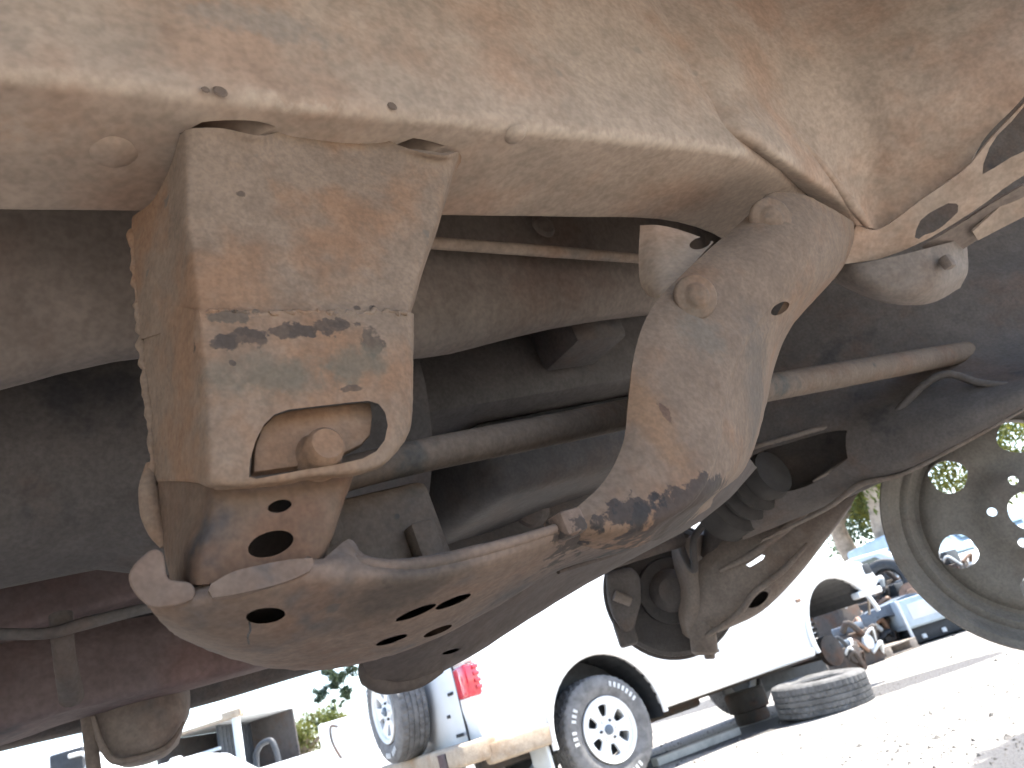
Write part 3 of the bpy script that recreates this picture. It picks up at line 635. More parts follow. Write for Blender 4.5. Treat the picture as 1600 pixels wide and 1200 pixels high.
# ---- dark undertray and suspension of the other side
def rows_p(rs): return [[P(*q) for q in r] for r in rs]
tray = patch('undertray', rows_p([
    [(1130, 60, 1.80), (1250, 40, 1.76), (1380, 20, 1.72), (1500, 0, 1.70), (1760, -40, 1.68)],
    [(1130, 300, 1.72), (1250, 330, 1.66), (1380, 350, 1.62), (1500, 350, 1.60), (1700, 320, 1.58)],
    [(1140, 470, 1.66), (1260, 470, 1.60), (1380, 470, 1.55), (1500, 450, 1.53), (1700, 420, 1.50)],
    [(1150, 600, 1.60), (1260, 590, 1.54), (1380, 575, 1.50), (1500, 550, 1.47), (1700, 510, 1.45)],
    [(1150, 690, 1.56), (1265, 672, 1.50), (1390, 655, 1.40), (1510, 625, 1.33), (1700, 560, 1.28)],
    [(1155, 760, 1.56), (1275, 742, 1.50), (1395, 715, 1.39), (1515, 665, 1.31), (1700, 580, 1.26)],
    [(1160, 838, 1.60), (1290, 786, 1.54), (1408, 737, 1.40), (1525, 679, 1.32), (1700, 590, 1.27)],
    [(1162, 842, 1.70), (1292, 790, 1.64), (1410, 740, 1.43), (1527, 681, 1.35), (1700, 592, 1.30)]]), M['dark'], V, .004, 5, 6, rough=.0003,
    cut=[pxcut(closed([(1176, 712), (1240, 690), (1300, 674), (1335, 676), (1338, 700), (1310, 728), (1260, 760), (1200, 770), (1172, 745)], 4), P(1260, 715, 1.51), .06)])
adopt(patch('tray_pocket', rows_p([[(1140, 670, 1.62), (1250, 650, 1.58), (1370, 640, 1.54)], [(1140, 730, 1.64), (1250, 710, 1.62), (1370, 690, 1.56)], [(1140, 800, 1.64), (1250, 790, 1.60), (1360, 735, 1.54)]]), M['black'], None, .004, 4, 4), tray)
adopt(tube('tray_fold', [P(1160, 704, 1.535), P(1230, 684, 1.505), P(1290, 668, 1.485), P(1325, 668, 1.47), P(1342, 684, 1.47)], [.004, .005, .005, .005, .003], M['arm'], None, 10, 5), tray)
adopt(tube('tray_fold', [P(1270, 752, 1.50), P(1300, 735, 1.485), P(1332, 712, 1.475)], [.002, .004, .002], M['arm'], None, 10, 5), tray)
adopt(tube('tray_fold', [P(1190, 845, 1.57), P(1290, 795, 1.52), P(1345, 757, 1.45), P(1410, 741, 1.40), P(1500, 695, 1.335), P(1600, 640, 1.29)], [.003, .005, .006, .004, .004, .003], M['arm'], None, 10, 5), tray)
adopt(tube('tray_pipe', [P(1360, 690, 1.43), P(1460, 590, 1.38), P(1540, 600, 1.34), P(1680, 612, 1.28)], .007, M['dark'], None, 10, 6), tray)
# lower control arm, pressed with a raised rim
arm = patch('lower_control_arm', rows_p([
    [(1066, 905, 1.76), (1100, 870, 1.74), (1160, 820, 1.72), (1220, 790, 1.70), (1290, 752, 1.68), (1360, 730, 1.66)],
    [(1070, 935, 1.74), (1110, 895, 1.71), (1165, 855, 1.69), (1225, 822, 1.67), (1292, 780, 1.65), (1362, 742, 1.63)],
    [(1074, 965, 1.73), (1115, 925, 1.70), (1170, 890, 1.68), (1230, 850, 1.66), (1294, 800, 1.64), (1360, 752, 1.62)],
    [(1078, 985, 1.74), (1122, 958, 1.70), (1178, 928, 1.68), (1238, 880, 1.66), (1290, 826, 1.65), (1340, 772, 1.63)],
    [(1085, 996, 1.76), (1130, 982, 1.72), (1190, 952, 1.70), (1245, 898, 1.68), (1290, 842, 1.67), (1330, 790, 1.65)],
    [(1088, 998, 1.82), (1132, 984, 1.78), (1192, 954, 1.76), (1247, 900, 1.74), (1291, 844, 1.73), (1331, 792, 1.71)]]), M['arm'], V, .005, 5, 5, rough=.0003,
    cut=[pxcut(oval(1184, 937, 19, 9, 35), P(1184, 937, 1.69), .05), pxcut([(1166, 883), (1190, 867), (1195, 868), (1192, 874), (1172, 886)], P(1180, 876, 1.68), .05)])
adopt(tube('arm_rim', [P(u, v, d) for u, v, d in ((1094, 1000, 1.72), (1150, 962, 1.68), (1180, 925, 1.66), (1222, 892, 1.645), (1262, 850, 1.63))], [.005, .007, .007, .007, .004], M['arm'], None, 10, 5), arm)
adopt(tube('arm_rim', [P(u, v, d) for u, v, d in ((1125, 892, 1.69), (1175, 866, 1.655), (1225, 828, 1.63), (1290, 772, 1.61), (1340, 752, 1.60))], [.005, .008, .009, .008, .005], M['arm'], None, 10, 5), arm)
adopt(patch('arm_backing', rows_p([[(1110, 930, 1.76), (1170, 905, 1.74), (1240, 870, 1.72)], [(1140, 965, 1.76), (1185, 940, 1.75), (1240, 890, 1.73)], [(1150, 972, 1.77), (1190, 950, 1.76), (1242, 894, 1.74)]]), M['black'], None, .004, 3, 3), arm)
adopt(cyl('ball_joint', P(1098, 990, 1.74), (.25, -.1, 1), .030, .09, M['arm'], None, 24, .25), arm)
adopt(hexbolt('joint_nut', P(1108, 1018, 1.74), (-.25, .1, -1), .014, .016, M['arm']), arm)
# steering knuckle, brake disc with splash shield and caliper
dn = nz(np.array([-.05, -1., -.12]))
disc_c = P(1046, 922, 1.86)
disc = lathe('brake_disc', [(.045, .05), (.075, .05), (.080, .012), (.155, .012), (.160, .008), (.160, -.016), (.155, -.02), (.04, -.02)], disc_c, dn, M['black'], V, 56)
adopt(lathe('splash_shield', [(.03, .03), (.14, .028), (.15, .020), (.152, .012)], disc_c, dn, M['black'], None, 48), disc)
adopt(lathe('hub', [(0, .09), (.03, .088), (.045, .07), (.055, .03)], disc_c, dn, M['dark'], None, 32), disc)
adopt(solid('caliper', *[[P(u, v, d) for u, v in ((946, 895), (985, 885), (1000, 900), (1002, 940), (990, 985), (975, 990), (958, 965), (948, 930))] for d in (1.76, 1.86)], M['dark'], None, .012, 3), disc)
adopt(box('caliper_bracket', (-.025, -.03, -.035), (.02, .03, .03), M['dark'], None, .008, world=True, fr=lambda x, y, z: P(978, 985, 1.80)+np.array([x, y, z])), disc)
adopt(tube('caliper_pin', [P(960, 930, 1.75), P(985, 940, 1.75)], .012, M['arm'], None, 12, 1), disc)
kn = patch('steering_knuckle', rows_p([
    [(1048, 850, 1.80), (1066, 842, 1.74), (1090, 838, 1.74), (1112, 832, 1.80)],
    [(1052, 880, 1.79), (1068, 880, 1.73), (1086, 872, 1.73), (1104, 862, 1.79)],
    [(1062, 920, 1.78), (1074, 918, 1.72), (1090, 905, 1.72), (1106, 890, 1.78)],
    [(1060, 960, 1.78), (1075, 962, 1.72), (1098, 945, 1.72), (1120, 925, 1.78)],
    [(1066, 990, 1.80), (1080, 998, 1.75), (1100, 985, 1.75), (1122, 960, 1.80)]]), M['arm'], V, .02, 5, 5)
tube('tie_rod', [P(840, 915, 1.50), P(930, 885, 1.58), P(1010, 858, 1.66), P(1060, 842, 1.74)], [.015, .016, .018, .02], M['skid'], V, 16, 4)
cvp = P(1158, 772, 1.60); cva = nz(P(1060, 850, 1.78)-P(1230, 735, 1.52))
x, y, _ = frame(cva)
lathe('drive_joint', [(0, -.10), (.045, -.10), (.05, -.08), (.044, -.06), (.058, -.045), (.050, -.03), (.064, -.012), (.056, .004), (.074, .02), (.076, .07), (.06, .085), (0, .09)], cvp, cva, M['boot'], V, 40)
tube('shock_absorber', [P(1150, 690, 1.72), P(1130, 780, 1.74), P(1110, 870, 1.76)], [.028, .030, .024], M['black'], V, 20, 4)
tube('brake_hose', [P(1120, 800, 1.66), P(1085, 840, 1.68), P(1085, 890, 1.69), P(1070, 870, 1.72), P(1062, 845, 1.74)], .008, M['black'], V, 10, 6)
tube('spring_clip', [P(1170, 705, 1.62), P(1182, 700, 1.60), P(1180, 720, 1.60)], [.012, .016, .008], M['arm'], V, 12, 5)

# ================================================================== stand and bare steel wheel
RC = P(1606, 800, 1.42); RN = nz(CP-RC+np.array([.25, 0, .05]))
R_ = .2235
hx = nz(np.cross(np.array([0, 0, 1.]), RN)); hy = np.cross(RN, hx)
def onw(px_, py_, h): return RC + 1.42/1.30*(px_*hx + py_*hy + h*RN)
iu = np.array([hx @ CX, hy @ CX]); 
prof = [(.032, .030), (.055, .030), (.068, .026), (.078, .019), (.100, .016), (.128, .019), (.148, .018), (.158, .012), (.163, .004), (.170, .002), (.177, .006), (.182, .013), (.188, .013), (.194, .010), (.201, .016), (.206, .030), (.212, .036), (.2235, .039), (.2255, .035), (.2235, .030), (.210, .027), (.202, .008), (.192, .002), (.187, -.050), (.186, -.13), (.205, -.145), (.2235, -.150), (.2255, -.156), (.222, -.160), (.203, -.152), (.178, -.138), (.176, -.052), (.163, -.046), (.158, -.002), (.148, .010), (.128, .012), (.100, .010), (.078, .013), (.068, .020), (.055, .024), (.032, .024)]
WS = 1.42/1.30
prof = [(r_*WS, h_*WS) for r_, h_ in prof]
wrim = obj('steel_wheel', lathe_me(prof, RC, RN, 96, True), M['wheel'])
cuts = []
roll0 = math.atan2(CX @ hy, CX @ hx)      # picture axes seen on the wheel face
for k in range(6):
    t = roll0 + math.radians(30+60*k)
    c = (.128*math.cos(t), .128*math.sin(t))
    ring = [(c[0]+.030*math.cos(s)*(1+.08*math.cos(3*(s-t))), c[1]+.029*math.sin(s)) for s in np.linspace(0, 2*math.pi, 24, endpoint=False)]
    cuts.append(prism([onw(a, b, .06) for a, b in ring], [onw(a, b, -.02) for a, b in ring]))
for k in range(5):
    t = roll0 + math.radians(36+72*k)
    ring = [(.054*math.cos(t)+.0078*math.cos(s), .054*math.sin(t)+.0078*math.sin(s)) for s in np.linspace(0, 2*math.pi, 14, endpoint=False)]
    cuts.append(prism([onw(a, b, .06) for a, b in ring], [onw(a, b, 0) for a, b in ring]))
cutout(wrim, cuts); set_smooth(wrim.data, 30)
tag(wrim, 'bare dark steel wheel without tyre, round holes in its disc', 'steel wheel')
st = RC - .2255*(hy - (hy @ np.array([0, 0, 1.])-1)*0) 
base = RC + np.array([0, 0, -.232*1.42/1.30])
S = empty('support_stand', (base[0]+.02, base[1], 0), 0, 'rusty stand whose rounded saddle shows below the steel wheel', 'stand')
sx, sy, sz = base
adopt(tube('post', [(sx+.04, sy, .02), (sx+.04, sy, sz-.06)], .035, M['tube'], None, 20, 1), S)
adopt(box('foot_plate', (sx-.14, sy-.18, .0), (sx+.22, sy+.18, .02), M['tube'], None, .004, world=True), S)
adopt(solid('saddle', *[[np.array([sx, sy+yy, sz]) + np.array([a, 0, b]) for a, b in ((-.045, .004), (-.03, .0), (.12, .0), (.13, -.02), (.10, -.05), (.03, -.07), (-.01, -.055), (-.038, -.03), (-.048, -.01))] for yy in (-.05, .05)], M['tube'], None, .012, 3), S)
#BACKGROUND
# ================================================================== ground
def ground_mat():
    mt, nt, bs = newmat('pale_gravel_ground'); co = coords(nt)
    a = noise(nt, co, .35, 5, .6); b = noise(nt, co, 9, 4, .7); c = noise(nt, co, 60, 2, .7)
    col = mixc(nt, ramp(nt, a, .4, .65), (.33, .305, .275), (.27, .25, .225))
    col = mixc(nt, ramp(nt, b, .60, .76), col, (.20, .185, .165))
    col = mulc(nt, col, ramp(nt, c, .25, .75, .75, 1.2))
    # painted cast shadow near the stand, darker ground along the wrecks and under the wagon
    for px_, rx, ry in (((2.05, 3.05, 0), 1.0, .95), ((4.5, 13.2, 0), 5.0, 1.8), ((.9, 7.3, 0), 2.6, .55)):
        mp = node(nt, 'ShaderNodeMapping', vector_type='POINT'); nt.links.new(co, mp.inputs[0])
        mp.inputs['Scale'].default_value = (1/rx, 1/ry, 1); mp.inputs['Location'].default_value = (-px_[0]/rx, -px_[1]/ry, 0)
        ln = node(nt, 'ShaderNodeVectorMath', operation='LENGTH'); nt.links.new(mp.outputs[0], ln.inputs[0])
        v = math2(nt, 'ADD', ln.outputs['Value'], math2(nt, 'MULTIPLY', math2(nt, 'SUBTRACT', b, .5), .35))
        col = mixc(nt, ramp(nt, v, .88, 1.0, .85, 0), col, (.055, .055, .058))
    nt.links.new(col, bs.inputs['Base Color']); bs.inputs['Roughness'].default_value = .95; bs.inputs['Specular IOR Level'].default_value = .2
    bump(nt, bs, math2(nt, 'ADD', b, c), .6, .02); return mt
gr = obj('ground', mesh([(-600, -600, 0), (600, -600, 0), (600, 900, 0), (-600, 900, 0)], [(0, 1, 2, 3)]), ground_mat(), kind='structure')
gr['label'] = 'pale sunlit gravel ground of the yard'
vs, fs = [], []
for k in range(11000):
    t = rng.random(); y = 2.6 + 11*t**1.4; x_ = rng.uniform(-.15*y, .62*y+.3); r = rng.gamma(2.0, .0018)+.0022
    if rng.random() < .02: r *= 2.2
    i = len(vs); an = rng.uniform(0, 6.28)
    for q in range(5): vs.append((x_+r*math.cos(an+q*1.257)*rng.uniform(.7, 1.4), y+r*math.sin(an+q*1.257)*rng.uniform(.7, 1.4), -.001))
    vs.append((x_+rng.normal(0, r*.3), y+rng.normal(0, r*.3), r*rng.uniform(.6, 1.1)))
    fs += [(i+q, i+(q+1) % 5, i+5) for q in range(5)]
gv = obj('loose_gravel', mesh(vs, fs), plain('grey_stone', (.11, .10, .088), .9, var=.5, scale=30), kind='stuff')
gv['label'] = 'loose dark stones scattered over the pale ground'; gv['category'] = 'gravel'

# ================================================================== wheels
def tyre_prof(R, r, wd):
    h = wd/2; g = .009
    p = [(r, -h*.72), (r+.012, -h*.86), (r+.05, -h*.99), ((R+r)/2, -h*1.03), (R-.05, -h*.99), (R-.018, -h*.93), (R-.004, -h*.82)]
    for c in (-.5, -.17, .17, .5):
        p += [(R, h*(c-.10)), (R-g, h*(c-.09)), (R-g, h*(c-.01)), (R, h*c)]
    p += [(R-.004, h*.82), (R-.018, h*.93), (R-.05, h*.99), ((R+r)/2, h*1.03), (r+.05, h*.99), (r+.012, h*.86), (r, h*.72)]
    return p
def tyre(name, R, r, wd, c, ax, mat, parent, world=False):
    def rf(k, j, rr):
        if rr > R-.02 and (k+j//3) % 3 == 0: return rr-.007
        return rr
    me = lathe_me(tyre_prof(R, r, wd), c, ax, 132, False, rf)
    o = obj(name, me, mat, smooth=30); o.parent = parent; return o
def alloy(name, r, c, ax, parent, nspoke=6):
    'painted rim: barrel, disc with windows between the spokes, cap and nuts'
    x, y, d = frame(ax); c = np.asarray(c, float)
    prof = [(.0, .055), (.055, .055), (.075, .045), (.11, .05), (r-.045, .062), (r-.03, .058), (r-.022, .075), (r-.002, .085), (r+.004, .08), (r, .06), (r-.012, .03), (r-.03, -.06), (r-.004, -.10), (r-.008, -.105), (r-.036, -.06), (r-.036, .035), (.11, .03), (.06, .02), (0, .02)]
    o = obj(name, lathe_me(prof, c, ax, 60), M['alloy'])
    cuts = []
    for k in range(nspoke):
        t = 2*math.pi*(k+.5)/nspoke
        pts = []
        for rr, w_ in ((.095, .016), (.125, .030), (r-.058, .040), (r-.05, .020), (r-.05, -.020), (r-.058, -.040), (.125, -.030), (.095, -.016)):
            pts.append((rr*math.cos(t)-w_*math.sin(t), rr*math.sin(t)+w_*math.cos(t)))
        cuts.append(prism([c+a*x+b*y+.10*d for a, b in pts], [c+a*x+b*y+.0*d for a, b in pts]))
    cutout(o, cuts); set_smooth(o.data, 30); o.parent = parent
    return o
def wheel(name, R, r, wd, c, ax, parent, letters=True):
    x, y, d = frame(ax); c = np.asarray(c, float)
    W_ = empty(name, (0, 0, 0)); W_.parent = parent
    tyre('tyre', R, r, wd, c, ax, M['rubber'], W_)
    alloy('rim', r, c+d*(wd/2-.085), ax, W_)
    lathe('drum', [(0, -.02), (r-.05, -.02), (r-.05, -.05), (0, -.05)], c+d*(wd/2-.09), ax, M['blackp'], W_, 32, keep=False)
    lathe('centre_cap', [(0, .022), (.022, .02), (.034, .012), (.036, -.01)], c+d*(wd/2-.03), ax, M['bluec'], W_, 24, keep=False)
    for k in range(6):
        t = 2*math.pi*k/6
        lathe('wheel_nut', [(0, .016), (.008, .014), (.011, .0)], c+d*(wd/2-.035)+.066*(math.cos(t)*x+math.sin(t)*y), ax, M['blackp'] if k % 2 else M['alloy'], W_, 10, keep=False)
    if letters:
        for base_ in (.5, 2.5, 4.5):
            for k in range(7):
                if k == 3 and base_ > 1: continue
                t = base_+k*.12
                rr = (R+r)/2+.01
                q = lambda a, b: c+(wd/2*1.03+.001)*d+b*(math.cos(a)*x+math.sin(a)*y)
                solid('raised_letter', [q(t-.035, rr-.018), q(t+.03, rr-.018), q(t+.035, rr+.018), q(t-.03, rr+.018)], [q(t-.035, rr-.018)+.003*d, q(t+.03, rr-.018)+.003*d, q(t+.035, rr+.018)+.003*d, q(t-.03, rr+.018)+.003*d], M['letter'], W_, 0, world=False)
    return W_

# ================================================================== white off-road wagon
RW = P(955, 1140, 5.6); FWp = P(1315, 1000, 7.0)
hd = math.atan2(FWp[1]-RW[1], FWp[0]-RW[0])
CAR = empty('white_wagon', (RW[0], RW[1], 0), hd, 'white wagon with rear-mounted spare wheel and missing front wheel', 'car')
side = [(-1.0, .52), (-1.03, .80), (-1.02, 1.10), (-.98, 1.25), (-.86, 1.75), (-.72, 1.86), (.4, 1.90), (1.5, 1.86), (1.75, 1.78), (2.25, 1.26), (2.4, 1.17), (3.0, 1.12), (3.35, 1.06), (3.46, .98), (3.50, .86), (3.42, .80), (3.2, .74), (2.7, .46), (2.2, .42), (.5, .44), (-.55, .46)]
WID = 1.72
def tum(x_, z, y): # tumblehome: the upper body leans in
    k = max(0, z-1.12)*.16 + max(0, .7-z)*.06
    return (x_, y+k if y < WID/2 else y-k, z)
def arch(cx_, cz, r, y0, y1): return prism([(cx_+r*math.cos(t), y0, cz+r*math.sin(t)) for t in np.linspace(0, 2*math.pi, 36, endpoint=False)], [(cx_+r*math.cos(t), y1, cz+r*math.sin(t)) for t in np.linspace(0, 2*math.pi, 36, endpoint=False)])
sh_ = []
sd2 = [tuple(p) for p in np.array(side)]
bodyo = solid('body', [tum(x_, z, -.02) for x_, z in sd2], [tum(x_, z, WID) for x_, z in sd2], M['white'], CAR, .05, 4,
    cut=[arch(0, .42, .50, -.2, .34), arch(2.80, .50, .50, -.2, .80), arch(0, .42, .50, WID-.34, WID+.2), arch(2.80, .50, .50, WID-.5, WID+.2)], world=False, smooth=35)
def archlip(cx_, cz, r, t0, t1, mat):
    o = tube('arch_flare', [(cx_+r*math.cos(t), -.03, cz+r*math.sin(t)) for t in np.linspace(math.radians(t0), math.radians(t1), 24)], .022, mat, None, 10, 1); o.parent = CAR
archlip(0, .42, .505, -5, 185, M['white']); archlip(2.80, .50, .505, 10, 190, M['white'])
for cx_, yy in ((0, .34), (2.80, .8)):
    cz_ = .42 if cx_ == 0 else .50
    arc = [math.radians(t) for t in np.linspace(-8, 188, 25)]
    lv = [(cx_+.486*math.cos(t), y_, cz_+.486*math.sin(t)) for y_ in (.0, yy-.012) for t in arc] + [(cx_+.5*math.cos(t), y_, cz_+.5*math.sin(t)) for y_ in (.0, yy-.004) for t in arc]
    k0 = 0 if cx_ == 0 else 4
    lf = [(k, k+1, 26+k, 25+k) for k in range(k0, 24)] + [(50+k, 75+k, 76+k, 51+k) for k in range(k0, 24)] + [tuple(range(25 if cx_ == 0 else 29, 50))]
    if cx_ > 0:
        lv += [(cx_-.482, yy-.012, .2), (cx_+.44, yy-.012, .2)]; lf.append((49, 29, 101, 100))
    obj('wheel_liner', mesh(lv, lf), M['blackp'], CAR)
wheel('wheel', .385, .225, .26, (0, .13, .385), (0, -1, 0), CAR)
wheel('wheel', .385, .225, .26, (0, WID-.15, .385), (0, 1, 0), CAR, letters=False)
wheel('wheel', .385, .225, .26, (2.75, WID-.15, .385), (0, 1, 0), CAR, letters=False)
sp = wheel('spare_wheel', .375, .225, .25, (-1.20, .98, .97), (-1, .0, .0), CAR)
sp['label'] = 'spare wheel mounted on the tail door'
o = box('spare_carrier', (-1.08, .86, .85), (-.98, 1.10, 1.09), M['blackp'], CAR, .01)
for lo, hi, mt_ in (((-1.045, -.035, .86), (-.93, .16, 1.08), M['redlens']), ((-1.043, -.033, 1.085), (-.93, .155, 1.24), M['whitelens'])):
    tl = box('tail_lamp', lo, hi, mt_, CAR, .025, 3)
for k in range(4):
    o = box('lamp_rib', (-.975, -.046, .90+k*.045), (-.93, -.030, .925+k*.045), M['redlens'], CAR, .004)
box('panel_gap', (-1.036, .165, .60), (-1.02, .172, 1.24), M['blackp'], CAR, .001)
bump_ = box('rear_bumper', (-1.20, -.04, .46), (-.92, WID+.0, .60), M['bumper'], CAR, .03, 3)
o = box('bumper_corner', (-1.00, -.045, .42), (-.50, .06, .56), M['bumper'], CAR, .025, 3)
o = box('tow_socket', (-1.21, .22, .475), (-1.19, .36, .57), M['red'], CAR, .004)
for k, (yy, zz, ww) in enumerate(((.42, 1.02, .05), (.40, .96, .07), (.42, .78, .06), (.30, .92, .10), (.30, .64, .14))):
    if k < 2: continue
    for j in range(4): box('badge', (-1.037, yy-ww/2+j*ww/4, zz), (-1.03, yy-ww/2+(j+.7)*ww/4, zz+.022), M['blackp'], CAR, .001)
box('tail_window', (-1.0, .30, 1.28), (-.86, 1.45, 1.66), M['glass'], CAR, .02)
for x0, x1 in ((.62, 1.20), (1.28, 1.82)):
    o = solid('side_window', [(x0, .055, 1.22), (x1, .055, 1.22), (x1-.1, .12, 1.66), (x0, .12, 1.66)], [(x0, .02, 1.22), (x1, .02, 1.22), (x1-.1, .085, 1.66), (x0, .085, 1.66)], M['glass'], CAR, .01, world=False)
box('sill_step', (.50, -.06, .40), (2.24, .10, .47), M['white'], CAR, .02, 3)
box('chassis_rail', (-.9, .35, .36), (2.9, .47, .48), M['junk'], CAR, .01)
box('mud_flap', (-.56, .0, .12), (-.53, .26, .50), M['greyw'], CAR, .008)
tube('axle', [(0, .1, .385), (0, WID-.1, .385)], .05, M['junk'], None, 14, 1).parent = CAR
box('fuel_tank', (.55, .5, .30), (1.3, 1.1, .50), M['junk'], CAR, .03)
for x_ in (.52, 1.24, 1.95): box('door_gap', (x_, -.024, .52), (x_+.007, -.012, 1.14), M['greyw'], CAR, .001)
for x_ in (.98, 1.7): box('door_handle', (x_, -.045, 1.0), (x_+.16, -.02, 1.035), M['greyw'], CAR, .008)
box('headlamp_recess', (3.36, -.026, .93), (3.47, .30, 1.03), M['blackp'], CAR, .01)
box('fender_edge', (3.12, -.04, .74), (3.48, .06, .80), M['white'], CAR, .015)
box('indicator', (2.30, -.034, .86), (2.36, -.018, .89), M['copper'], CAR, .006)
tube('bumper_strut', [(3.40, .05, .80), (3.25, .05, .58)], .012, M['bumper'], None, 8, 1).parent = CAR
tube('front_axle', [(2.80, .25, .38), (2.80, WID-.2, .38)], .06, M['junk'], None, 14, 1).parent = CAR
box('inner_guard', (2.34, .77, .34), (3.05, .785, .98), M['junk'], CAR, .004)
o = lathe('bare_hub', [(0, -.06), (.07, -.05), (.14, -.03), (.14, .02), (0, .03)], (2.80, .28, .38), (0, 1, 0), M['junk'], CAR, 28, keep=False)
tube('coil_spring', [(2.80+.07*math.cos(t), .42+.07*math.sin(t), .40+.05*t/6.28) for t in np.linspace(0, 6.28*6, 70)], .012, M['junk'], None, 8, 1).parent = CAR
CAR.rotation_euler[2] = hd

# tyre lying against the wagon, timbers and scrap on the ground
TY = P(1283, 1082, 6.25)
ty = empty('loose_tyre', (TY[0], TY[1], 0), 0, 'worn treaded tyre lying flat on the ground before the wagon', 'tyre')
tyre('carcass', .385, .215, .255, (0, 0, .132), (.06, -.05, 1), M['rubberw'], ty)
tb_ = P(1150, 1120, 6.6)
def prop(name, lo, hi, pos, rz, mat, label, cat, bevel=.01, parts=(), group=None):
    e = empty(name, (pos[0], pos[1], 0), rz, label, cat, group)
    for i, (nm, l, h, mt_) in enumerate(((('body' if parts else 'panel'), lo, hi, mat),)+tuple(parts)):
        box(nm, l, h, mt_, e, bevel)
    return e
dp = P(1172, 1110, 7.2)
dr = lathe('brake_drum', [(0, .0), (.15, .0), (.16, .02), (.16, .10), (.19, .11), (.19, .26), (.17, .28), (0, .28)], (0, 0, 0), (0, 0, 1), M['junk'], None, 40); dr.location = (dp[0], dp[1], 0)
tag(dr, 'dark rusty ribbed drum on the ground behind the loose tyre', 'drum')
g0, g1 = P(1022, 1188, 6.1), P(1150, 1138, 6.5)
rz_ = math.atan2(g1[1]-g0[1], g1[0]-g0[0]); Lp = math.hypot(g1[0]-g0[0], g1[1]-g0[1])
pk = box('timber_plank', (0, -.05, .0), (Lp, .05, .06), plain('bleached_timber', (.5, .47, .42), .85, var=.2, scale=9), None, .006); pk.location = (g0[0], g0[1], 0); pk.rotation_euler = (0, 0, rz_)
tag(pk, 'bleached timber plank on the ground beside the wagon rear wheel', 'plank')

# ================================================================== row of wrecks on the right
def gp(u, d, z0=0.): # ground point under what shows at u, at depth d, near the horizon
    q = P(u, 1077-.315*(u-950)+40, d); return np.array([q[0], q[1], 0])
q = P(1388, 972, 10.5)
BW = empty('stripped_wreck', (q[0], q[1], 0), .05, 'stripped dark blue car front end with an empty wheel arch', 'wreck')
prof_ = [(-.75, .22), (-.80, .62), (-.6, .84), (.1, .90), (.55, .98), (.75, .95), (.75, .22)]
solid('wing', [(x_, 0, z) for x_, z in prof_], [(x_, 1.3, z) for x_, z in prof_], M['bluec'], BW, .03, 3, cut=[arch(-.02, .30, .40, -.2, .5), prism([(-.9, -.2, .1), (-.48, -.2, .1), (-.52, -.2, .66), (-.9, -.2, .60)], [(-.9, .5, .1), (-.48, .5, .1), (-.52, .5, .66), (-.9, .5, .60)])], world=False)
lathe('wheel_liner', [(0, 0), (.39, 0), (.39, -.3)], (-.02, .45, .32), (0, 1, 0), M['blackp'], BW, 28, keep=False)
box('lamp_opening', (-.79, .10, .50), (-.70, .45, .66), M['blackp'], BW, .02)
box('hub_stub', (-.12, .2, .2), (.12, .45, .42), M['junk'], BW, .04)
for k, (x_, z) in enumerate(((-.62, .70), (-.56, .63), (-.66, .57), (-.5, .52))): box('white_tag', (x_, -.02, z), (x_+.06, .0, z+.05), M['greyw'], BW, .004)
q = P(1462, 948, 10.3)
PT = empty('utility_tray', (q[0], q[1], 0), .03, 'pale blue utility tray with a recessed side panel over a black underside', 'tray')
box('side_board', (-.45, 0, .24), (.75, .05, .60), M['paleb'], PT, .015)
box('recessed_panel', (-.36, -.012, .32), (.65, .0, .53), M['greyw'], PT, .006)
box('tray_bed', (-.45, .05, .22), (.75, 1.4, .27), M['paleb'], PT, .01)
box('side_board', (-.45, 1.4, .24), (.75, 1.45, .60), M['paleb'], PT, .01)
box('head_board', (-.46, .05, .27), (-.42, 1.4, .61), M['paleb'], PT, .01)
box('corner_post', (-.475, -.01, .0), (-.435, .04, .60), M['greyw'], PT, .01)
box('underframe', (-.40, .12, .02), (.75, 1.3, .22), M['blackp'], PT, .03)
for k in range(3): box('axle_stub', (-.3+k*.28, .08, .06), (-.24+k*.28, .12, .12), M['greyw'], PT, .01)
q = P(1388, 912, 11.4)
tt = empty('standing_tyre', (q[0], q[1], 0), 0, 'black tyre standing among the scrap behind the blue wreck', 'tyre')
tyre('carcass', .36, .20, .24, (0, 0, q[2]), (-.3, -1, .1), M['blackp'], tt)
box('prop_block', (-.2, -.15, 0), (.2, .15, q[2]-.35), M['junk'], tt, .02)
q = P(1425, 928, 10.9)
dd = lathe('rusty_rotor', [(0, .06), (.06, .06), (.07, .0), (.10, -.01), (.165, -.01), (.165, -.04), (0, -.04)], (0, 0, 0), (-.35, -1, .1), M['copper'], None, 36); dd.location = tuple(q); tag(dd, 'rust orange brake rotor lying on the scrap heap above the tray', 'rotor')
q = P(1440, 925, 10.95); 
dw = lathe('pale_drum', [(0, -.12), (.15, -.12), (.155, -.10), (.155, .06), (.13, .08), (.12, .0), (0, .0)], (0, 0, 0), (-.35, -1, .1), M['alloy'], None, 36); dw.location = tuple(q+np.array([.12, .16, .02])); tag(dw, 'pale round brake drum behind the rust orange rotor', 'drum')
BW.scale = (.72, .72, .66)
